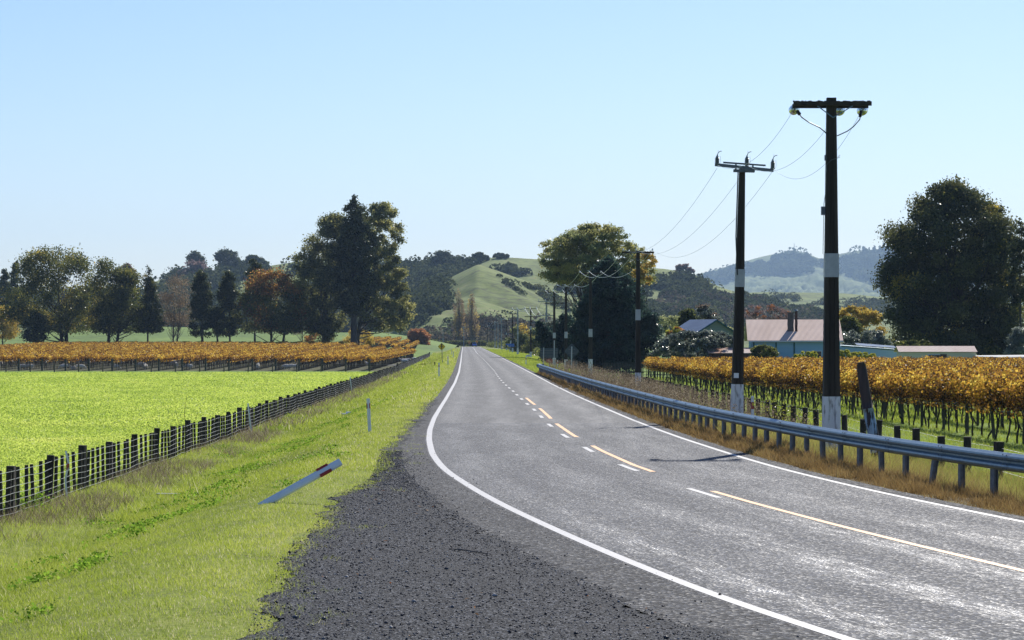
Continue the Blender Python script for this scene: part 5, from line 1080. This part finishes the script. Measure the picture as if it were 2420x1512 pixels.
tree('grey_tree', 'grey-green twiggy tree behind the green gable', 'tree', 425, [(724,1655,1672),(735,1642,1688),(755,1634,1698),(780,1630,1700)], 1665, 'silver', 60, .18, .24, 130, .15, seed=32, tone0=.35, second=('brown', 3, 1.1))
tree('autumn_shrub', 'orange and green shrub above the silver-green shrub', 'shrub', 385, [(775,1590,1608),(784,1576,1620),(805,1572,1622)], 1598, 'orange', 36, .22, .2, 110, .1, seed=33, second=('lime', 3, 1.1))
tree('dark_shrub', 'small dark conifer shrub in front of the blue house wall', 'shrub', 338, [(818,1790,1812),(823,1782,1828),(836,1775,1836),(850,1776,1840)], 1805, 'green', 60, .22, .15, 150, .1, seed=34, tone0=.5)
tree('lime_shrub', 'bright yellow-green creeper against the house window, left of the tall pole', 'shrub', 334, [(832,1895,1925),(838,1885,1940),(850,1880,1945)], 1912, 'lime', 40, .2, .14, 120, .08, seed=35, tone0=.55)
tree('lime_shrub', 'bright yellow-green shrub right of the tallest pole', 'shrub', 334, [(829,1988,2005),(835,1982,2018),(850,1980,2025)], 2000, 'lime', 34, .22, .14, 110, .08, seed=36, tone0=.5)
tree('lime_shrub', 'low yellow-green shrub in front of the low blue wing', 'shrub', 334, [(834,2025,2050),(838,2018,2065),(850,2018,2072)], 2040, 'lime', 34, .22, .14, 110, .08, seed=37, tone0=.5)
tree('willow_tree', 'golden yellow willow behind the house, right of the tallest pole', 'tree', 470, [(730,2005,2040),(738,1988,2060),(755,1982,2078),(775,1984,2080),(805,1990,2080)], 2030, 'gold', 80, .16, .26, 170, .2, seed=38, tone0=.4)
tree('round_shrub', 'dark green round shrub at the house corner, left of the golden willow', 'shrub', 380, [(751,1995,2015),(762,1988,2026),(780,1986,2032),(800,1986,2032)], 2008, 'green', 55, .2, .2, 150, .12, seed=39, tone0=.4)
tree('silver_hedge', 'low silver-grey glossy hedge right of the house roof', 'hedge', 372, [(784,2000,2080),(790,1986,2100),(803,1984,2110),(822,1984,2112)], 2045, 'silver', 90, .2, .18, 170, .1, seed=40, tone0=.45)
tree('rust_tree', 'leafless red-brown tree tops behind the house roof', 'tree', 520, [(722,1775,1820),(735,1765,1860),(760,1765,1870)], 1812, 'purple', 60, .2, .20, 60, .15, seed=41, tone0=.3, limbs=60, second=('rust', 4, 1.1))
tree('willow_tree', 'pale olive-yellow trees left of the green gable', 'tree', 560, [(747,1540,1605),(752,1532,1640),(775,1530,1740),(800,1530,1740)], 1580, 'olive', 110, .18, .28, 130, .15, seed=42, tone0=.62)
tree('macrocarpa_tree', 'huge dark broad evergreen tree at the right edge', 'tree', 405, [(440,2225,2275),(452,2195,2318),(475,2165,2345),(510,2125,2385),(545,2098,2405),(585,2078,2412),(620,2068,2415),(665,2078,2425),(700,2098,2428),(735,2078,2430),(770,2088,2432),(805,2100,2435),(838,2120,2440)], 2265, 'conifer', 430, .075, .30, 330, .9, wide=1.04, seed=43, limbs=50, edge=.42, tone0=.55, second=('oak', 9, 1.1))
tree('conifer_tree', 'thin sparse conifer in front of the huge dark tree at the right edge', 'tree', 392, [(517,2405,2412),(550,2392,2426),(600,2385,2440),(660,2378,2450),(720,2382,2450)], 2412, 'conifer', 90, .15, .24, 90, .18, seed=44, conif=True)
tree('grey_tree', 'grey-olive shrub at the right edge above the low shed', 'shrub', 372, [(780,2400,2430),(795,2384,2440),(815,2378,2450),(835,2380,2450)], 2412, 'silver', 60, .2, .2, 150, .12, seed=45, tone0=.5)
tree('dark_shrub', 'low dark green shrub behind the cream shed roof', 'shrub', 360, [(806,2140,2180),(812,2120,2200),(825,2112,2215)], 2165, 'green', 50, .22, .18, 120, .1, seed=46)
# hill-top trees, far away
for i, (nm, l, d_, o_, b_, mt) in enumerate((('conifer_tree', 'bluish conifer on the left hill skyline above the reddish tree', 2300, [(598,455,470),(610,446,480),(625,442,482),(650,450,475)], 462, 'conifer'), ('red_tree', 'dull red-brown tree on the left hill skyline', 2250, [(622,450,468),(635,438,486),(660,425,490),(680,420,490)], 460, 'purple'), ('spreading_tree', 'spreading dark pine on the left hill skyline', 2300, [(595,525,545),(603,512,560),(620,508,564),(640,520,555)], 535, 'conifer'), ('spreading_tree', 'small spreading trees right of the skyline pine', 2320, [(606,590,605),(615,578,622),(632,585,625)], 602, 'conifer'), ('round_tree', 'big round dark tree crowning the bush left of the green spur', 2300, [(597,1040,1056),(602,1028,1066),(615,1022,1072),(632,1020,1074)], 1047, 'conifer'), ('round_tree', 'round dark tree on the skyline at the top of the spur', 2330, [(599,1126,1140),(604,1118,1150),(616,1116,1152)], 1134, 'conifer'), ('round_tree', 'small low dark clump on the bare skyline right of the spur', 2340, [(599,1178,1192),(603,1168,1202),(610,1168,1204)], 1186, 'conifer'), ('round_tree', 'brownish tree clump on the right hill skyline', 2330, [(626,1605,1620),(632,1598,1630),(645,1595,1640)], 1612, 'purple'), ('red_tree', 'reddish tree tip above the two-trunk tree', 1400, [(626,294,302),(640,288,312),(670,286,318)], 300, 'purple'))):
    zb = CAMH+(803-o_[-1][0]-6)*d_/F
    tree(nm, l, 'tree', d_, o_, b_, mt, 44, .24, 1.3, 110, .5, seed=60+i, zb=zb, limbs=12)
bush('hill2350', [[(415,648),(470,640),(500,640),(560,636),(625,630),(640,660),(420,690)]], 170, 6, 2.4, 120, M['bushdark'], 'wooded knoll under the trees on the left skyline', seed=12)
# hedges near the bend and along the right verge
def hedge(label, pts, h, w, mat, n, leaf, seed):
    rg = np.random.default_rng(seed); pts = np.array(pts, float); L = np.concatenate([[0], np.cumsum(np.linalg.norm(np.diff(pts, axis=0), axis=1))])
    t = rg.random(n)*L[-1]; x = np.interp(t, L, pts[:, 0]); y = np.interp(t, L, pts[:, 1]); hh = h*(1+.18*vnoise(t*.5, t*0, seed))
    P = np.stack([x+rg.normal(0, w*.4, n), y+rg.normal(0, w*.4, n), gz(x, y)+hh*rg.random(n)**.7], 1); P -= np.array([pts[0, 0], pts[0, 1], 0])
    root = thing('hedge', label, 'hedge', (pts[0, 0], pts[0, 1], 0)); np_mesh('foliage', leaves(P, leaf*rg.uniform(.6, 1.3, n), .8), 4, M['L'+mat], tone=np.clip(rg.normal(.45, .2, n), 0, 1), parent=root)
hedge('low dark hedge across the end of the road behind the blue car', [(-45, 1185), (20, 1192)], 2.4, 2.0, 'green', 9000, .6, 5)
hedge('dull hedge right of the far power poles along the paddock', [(-8, 1060), (4, 800), (7.5, 620)], 1.8, 1.6, 'green', 9000, .45, 6)
hedge('low green hedge left of the bend near the yellow sign', [(-48, 1130), (-33, 1150)], 1.8, 2.0, 'lime', 3000, .5, 7)
# bare shrub behind the rail
d = 92; X = (3105-2048)*d/11755; zb = float(gz(X, d)); t = thing('bare_shrub', 'bare upright shrub with few yellow leaves behind the guard rail beside the second pole', 'shrub', (X, d, zb)); mb = MB(); LP = []
for q in range(34):
    a = random.gauss(0, .36); h = random.uniform(.9, 1.65); p = np.array([random.gauss(0, .3), random.gauss(0, .2), -.05]); tip = p+np.array([a*h, random.gauss(0, .2), h]); mid = (p+tip)/2+np.array([-a*.1, 0, .06]); mb.tube([p, mid, tip], [.012, .009, .004], 4)
    for _ in range(7): u = random.uniform(.45, 1); LP.append(p+(tip-p)*u+np.random.default_rng(q).normal(0, .05, 3))
mb.build('stems', M['bark'], t); np_mesh('leaves', leaves(np.array(LP), .07, .5), 4, M['Llime'], tone=rng.random(len(LP))*.7, parent=t)
d = 95; X = float(fenceX(95)); zb = float(gz(X, d)); mb = MB(); mb.tube([(0, 0, 0), (.03, 0, .7), (-.02, 0, 1.4), (.05, 0, 1.95)], [.016, .013, .009, .004], 5); mb.tube([(0, 0, .5), (-.22, 0, 1.1), (-.3, 0, 1.5)], [.01, .007, .003], 4); mb.tube([(.02, 0, .6), (.3, .1, 1.1), (.42, 0, 1.4)], [.01, .007, .003], 4); tag(mb.build('sapling', M['bark'], None, loc=(X+.1, d, zb)), 'leafless sapling standing in the left fence line', 'sapling')
# ------------------------------------------------------------------ buildings
def roofmat(name, c1, c2, scale, sp=7.0):
    m, t, o = nodes(name); p = t.nodes.new('ShaderNodeBsdfPrincipled'); t.links.new(p.outputs[0], o.inputs[0]); tc = t.nodes.new('ShaderNodeTexCoord')
    w = t.nodes.new('ShaderNodeTexWave'); w.bands_direction = 'X'; w.inputs['Scale'].default_value = sp; t.links.new(tc.outputs['Object'], w.inputs['Vector'])
    t.links.new(ramp(t, [(.38, c1), (.62, c2)], noise(t, scale, 4, .6, (1, .3, .3))), p.inputs['Base Color']); p.inputs['Roughness'].default_value = .8; p.inputs['Specular IOR Level'].default_value = .15
    t.links.new(bump(t, w.outputs['Fac'], .8, .05), p.inputs['Normal']); return m
M['roofpink'] = roofmat('faded_pink_iron', (.66, .47, .37), (.76, .56, .45), .6, 2.2); M['roofrust'] = roofmat('rusty_iron', (.34, .12, .05), (.56, .46, .40), .5, 2.2)
M['roofblue'] = roofmat('blue_iron', (.05, .12, .25), (.08, .17, .32), .6, 2.2); M['roofpale'] = roofmat('pale_iron', (.68, .50, .42), (.76, .60, .50), .6, 2.2)
M['wallblue'] = solid('blue_weatherboard', (.24, .43, .56), (.31, .50, .62), 1.5, .7, bs=.5, stretch=(.1, .1, 6)); M['wallgreen'] = solid('sage_weatherboard', (.17, .22, .20), (.21, .26, .23), 1.5, .7, bs=.5, stretch=(.1, .1, 6))
M['wallcream'] = solid('cream_weatherboard', (.74, .66, .42), (.80, .72, .47), 1.5, .7, bs=.5, stretch=(.1, .1, 6)); M['trimgreen'] = solid('dark_green_trim', (.01, .085, .07), None, rough=.5)
M['trimwhite'] = solid('white_trim', (.58, .60, .62), None, rough=.5); M['pane'] = solid('dark_window_glass', (.02, .025, .03), None, rough=.08); M['brownwall'] = solid('dark_brown_boards', (.05, .022, .018), (.09, .04, .03), 2, .8); M['brick'] = solid('sooty_chimney', (.07, .062, .06), (.12, .10, .095), 4, .85)
def gable_roof(mb, x0, x1, y0, y1, ze, zr, th=.08):
    ym = (y0+y1)/2
    for a, b, c, dd in ((y0, ze, ym, zr), (y1, ze, ym, zr)):
        V = [(x0, a, b), (x1, a, b), (x1, c, dd), (x0, c, dd), (x0, a, b+th), (x1, a, b+th), (x1, c, dd+th), (x0, c, dd+th)]; mb.add(V, [(0,1,2,3), (4,7,6,5), (0,4,5,1), (1,5,6,2), (2,6,7,3), (3,7,4,0)])
def walls(mb, x0, x1, y0, y1, z0, ze, zr=None):
    mb.box(((x0+x1)/2, (y0+y1)/2, (z0+ze)/2), (x1-x0, y1-y0, ze-z0))
    if zr:
        ym = (y0+y1)/2
        for x in (x0, x1-.1): mb.add([(x, y0, ze), (x, y1, ze), (x, ym, zr), (x+.1, y0, ze), (x+.1, y1, ze), (x+.1, ym, zr)], [(0,1,2), (3,5,4), (0,3,4,1), (1,4,5,2), (2,5,3,0)])
def win(x, y, z, w, h, par, trim='trimwhite', mull=1):
    m_ = MB(); f = .09
    m_.box((x, y-.03, z+h/2+f/2), (w+2*f, .07, f)); m_.box((x, y-.03, z-h/2-f/2), (w+2*f, .09, f)); m_.box((x-w/2-f/2, y-.03, z), (f, .07, h)); m_.box((x+w/2+f/2, y-.03, z), (f, .07, h))
    for q in range(1, mull+1): m_.box((x-w/2+w*q/(mull+1), y-.028, z), (.05, .05, h))
    fr = m_.build('window', M[trim], par); m2 = MB(); m2.box((x, y-.012, z), (w, .02, h)); m2.build('pane', M['pane'], fr)
d = 350; c = at(1770, 806, d); zb = -1.45
hs_ = thing('house', 'pale blue house with large faded pink iron roof and chimney behind the right vines', 'house', (c[0], d, zb), R_(-3)); e = c[2]-zb; k = d/F; Wd = 221*k; zr_ = e+2.55; run = 7.6
mb = MB(); walls(mb, .35, Wd-.3, .45, 2*run-.45, 0, e-.02, zr_-.28); mb.build('wall', M['wallblue'], hs_)
mb = MB(); gable_roof(mb, -.2, Wd, 0, 2*run, e, zr_); rf = mb.build('roof', M['roofpink'], hs_)
mb = MB(); mb.box((Wd/2, -.06, e-.04), (Wd+.1, .12, .13)); mb.build('gutter', M['trimwhite'], rf)
mb = MB(); mb.box((5.05, 3.6, e+2.1), (.72, .7, 2.6)); mb.box((5.05, 3.6, e+3.42), (.84, .82, .1)); mb.build('chimney', M['brick'], rf); mb = MB(); mb.tube([(5.72, 3.4, e+.9), (5.72, 3.4, e+3.6)], .16, 10); mb.build('flue_pipe', M['bushrust'] if 'bushrust' in M else M['brownwall'], rf); mb = MB(); mb.lathe([(.2, e+3.6), (.24, e+3.68), (.08, e+3.82)], (5.72, 3.4, 0), 10); mb.build('flue_cap', M['galv'], rf)
for x in (.55, 3.2, 5.35): mb = MB(); mb.box((x, .42, e/2), (.16, .07, e-.3)); mb.build('batten', M['trimgreen'], hs_)
win(7.6, .45, e-1.75, 1.9, 1.05, hs_); win(2.0, .45, e-2.0, .8, .9, hs_)
mb = MB(); mb.box((-.35, 1.6, 1.3), (1.0, 2.2, .12)); mb.box((-.85, 1.6, 1.8), (.06, 2.2, .9)); mb.box((-.8, .55, 1.0), (.1, .1, 2.2)); mb.build('porch', M['trimwhite'], hs_)
# low blue wing
c0, c1 = at(1986, 818, 352), at(2120, 828, 352); t = thing('lean_to', 'low pale blue wing with dark green eave line right of the house', 'house extension', (c0[0], 352, zb)); w = c1[0]-c0[0]
mb = MB(); mb.add([(0,0,0),(w,0,0),(w,3.5,0),(0,3.5,0),(0,0,c0[2]-zb),(w,0,c1[2]-zb),(w,3.5,c1[2]-zb+.2),(0,3.5,c0[2]-zb+.2)], [(0,3,2,1),(4,5,6,7),(0,1,5,4),(1,2,6,5),(2,3,7,6),(3,0,4,7)]); mb.build('wall', M['wallblue'], t)
mb = MB(); mb.tube([(0, -.05, c0[2]-zb+.05), (w, -.05, c1[2]-zb+.05)], .09, 4); mb.box((w*.52, -.04, 1.2), (.13, .06, 2.4)); mb.build('trim', M['trimgreen'], t); mb = MB(); mb.add([(w*.3,.3,c0[2]-zb+.12),(w,.3,c1[2]-zb+.3),(w,3.2,c1[2]-zb+.55),(w*.3,3.2,c0[2]-zb+.4)], [(0,1,2,3)]); mb.build('roof', M['roofblue'], t)
# gabled green building: gable end faces the road
c = at(1672, 757, 385); k = 385/F; t = thing('house', 'sage green gable end with blue iron roof behind the silver-green shrub', 'house', (c[0]+1.0, 385, -1.45), R_(24)); zr_ = c[2]+1.45; hw = 3.05; dz = 1.75
mb = MB(); mb.add([(-hw,0,0),(hw,0,0),(hw,0,zr_-dz),(0,0,zr_),(-hw,0,zr_-dz),(-hw,7,0),(hw,7,0),(hw,7,zr_-dz),(0,7,zr_),(-hw,7,zr_-dz)], [(0,1,2,3,4),(9,8,7,6,5),(0,5,6,1),(1,6,7,2),(4,9,5,0)]); mb.build('wall', M['wallgreen'], t)
mb = MB()
for s_ in (-1, 1): V = [(0,-.4,zr_+.04),(s_*(hw+.35),-.4,zr_-dz-.16),(s_*(hw+.35),7.3,zr_-dz-.16),(0,7.3,zr_+.04)]; V += [(a, b, q+.1) for a, b, q in V]; mb.add(V, [(0,1,2,3),(4,7,6,5),(0,4,5,1),(1,5,6,2),(2,6,7,3),(3,7,4,0)])
mb.build('roof', M['roofblue'], t); mb = MB()
for s_ in (-1, 1): mb.tube([(0,-.44,zr_),(s_*(hw+.35),-.44,zr_-dz-.2)], .09, 4)
mb.build('barge_board', M['trimgreen'], t)
# small roof peeping out left of the silver shrub
c = at(1620, 838, 365)
# rusty-roofed shed
c0, c1 = at(1676, 835, 346), at(1802, 835, 346); t = thing('shed', 'low dark brown shed with rusty striped iron roof in front of the house', 'shed', (c0[0], 346, -1.45)); w = c1[0]-c0[0]; e = c0[2]+1.45
mb = MB(); mb.box((w/2, 1.6, e/2), (w-.1, 3.0, e)); mb.build('wall', M['brownwall'], t)
mb = MB(); V = [(-.15,-.1,e),(w+.1,-.1,e),(w+.1,3.4,e+.62),(-.15,3.4,e+.62)]; V += [(a, b, q+.06) for a, b, q in V]; mb.add(V, [(0,3,2,1),(4,5,6,7),(0,1,5,4),(1,2,6,5),(2,3,7,6),(3,0,4,7)]); mb.build('roof', M['roofrust'], t)
# cream shed
c0, c1 = at(2128, 832, 340), at(2308, 832, 340); t = thing('shed', 'cream weatherboard shed with pale pink iron roof and red-brown windows', 'shed', (c0[0], 340, -1.45)); w = c1[0]-c0[0]; e = c0[2]+1.45
mb = MB(); walls(mb, .1, w-.1, .2, 4.4, 0, e, e+.5); mb.build('wall', M['wallcream'], t); mb = MB(); gable_roof(mb, -.25, w+.05, 0, 4.6, e, e+.66, .05); mb.build('roof', M['roofpale'], t)
for x in (3.55, 4.25, 4.95): win(x, .2, e-.75, .58, .85, t, 'trimwhite' if x < 4.9 else 'brownwall', 0)
# low shed at the far right
c0, c1 = at(2309, 841, 338), at(2440, 846, 338); t = thing('shed', 'long low shed with thin white roof edge and red wall at the right edge', 'shed', (c0[0], 338, -1.45)); w = c1[0]-c0[0]; e = c0[2]+1.45
mb = MB(); mb.box((w/2, 1.5, (e-.1)/2), (w, 3, e-.1)); mb.build('wall', M['brownwall'], t); mb = MB(); V = [(-.1,-.3,e-.12),(w,-.3,e-.3),(w,3.2,e+.05),(-.1,3.2,e-.02)]; V += [(a, b, q+.07) for a, b, q in V]; mb.add(V, [(0,3,2,1),(4,5,6,7),(0,1,5,4),(1,2,6,5),(2,3,7,6),(3,0,4,7)]); mb.build('roof', M['concrete'], t)
mb = MB(); mb.box((1.0, -.02, e/2), (1.7, .05, e-.3)); mb.build('door', M['redbox'], t)
# picket fence beside the vines
t = thing('picket_fence', 'dark picket fence section left of the nearest vine row', 'fence', (10.2, 330, float(gz(10.2, 330)))); pp = None
for q in range(26):
    x = q*.18
    if pp is None: mb = MB(); mb.box((0, 0, .75), (.11, .03, 1.5)); pp = mb.build('picket', M['wood_grey'], t); o = pp
    else: o = cp(pp, t)
    o.location = (x, 0, 0)
mb = MB(); mb.box((2.2, .04, 1.1), (4.8, .05, .09)); mb.box((2.2, .04, .4), (4.8, .05, .09)); mb.build('rail', M['wood_grey'], t)
# ------------------------------------------------------------------ air
mb = MB(); mb.box((800, 6600, 240), (16000, 13400, 520)); hz = mb.build('haze', bpy.data.materials.new('haze')); m = hz.data.materials[0]; m.use_nodes = True; t = m.node_tree; t.nodes.clear(); o = t.nodes.new('ShaderNodeOutputMaterial'); p = t.nodes.new('ShaderNodeVolumePrincipled'); p.inputs['Color'].default_value = (.50, .72, 1, 1); p.inputs['Density'].default_value = .000043; p.inputs['Anisotropy'].default_value = .2
t.links.new(p.outputs[0], o.inputs['Volume']); tag(hz, kind='stuff')
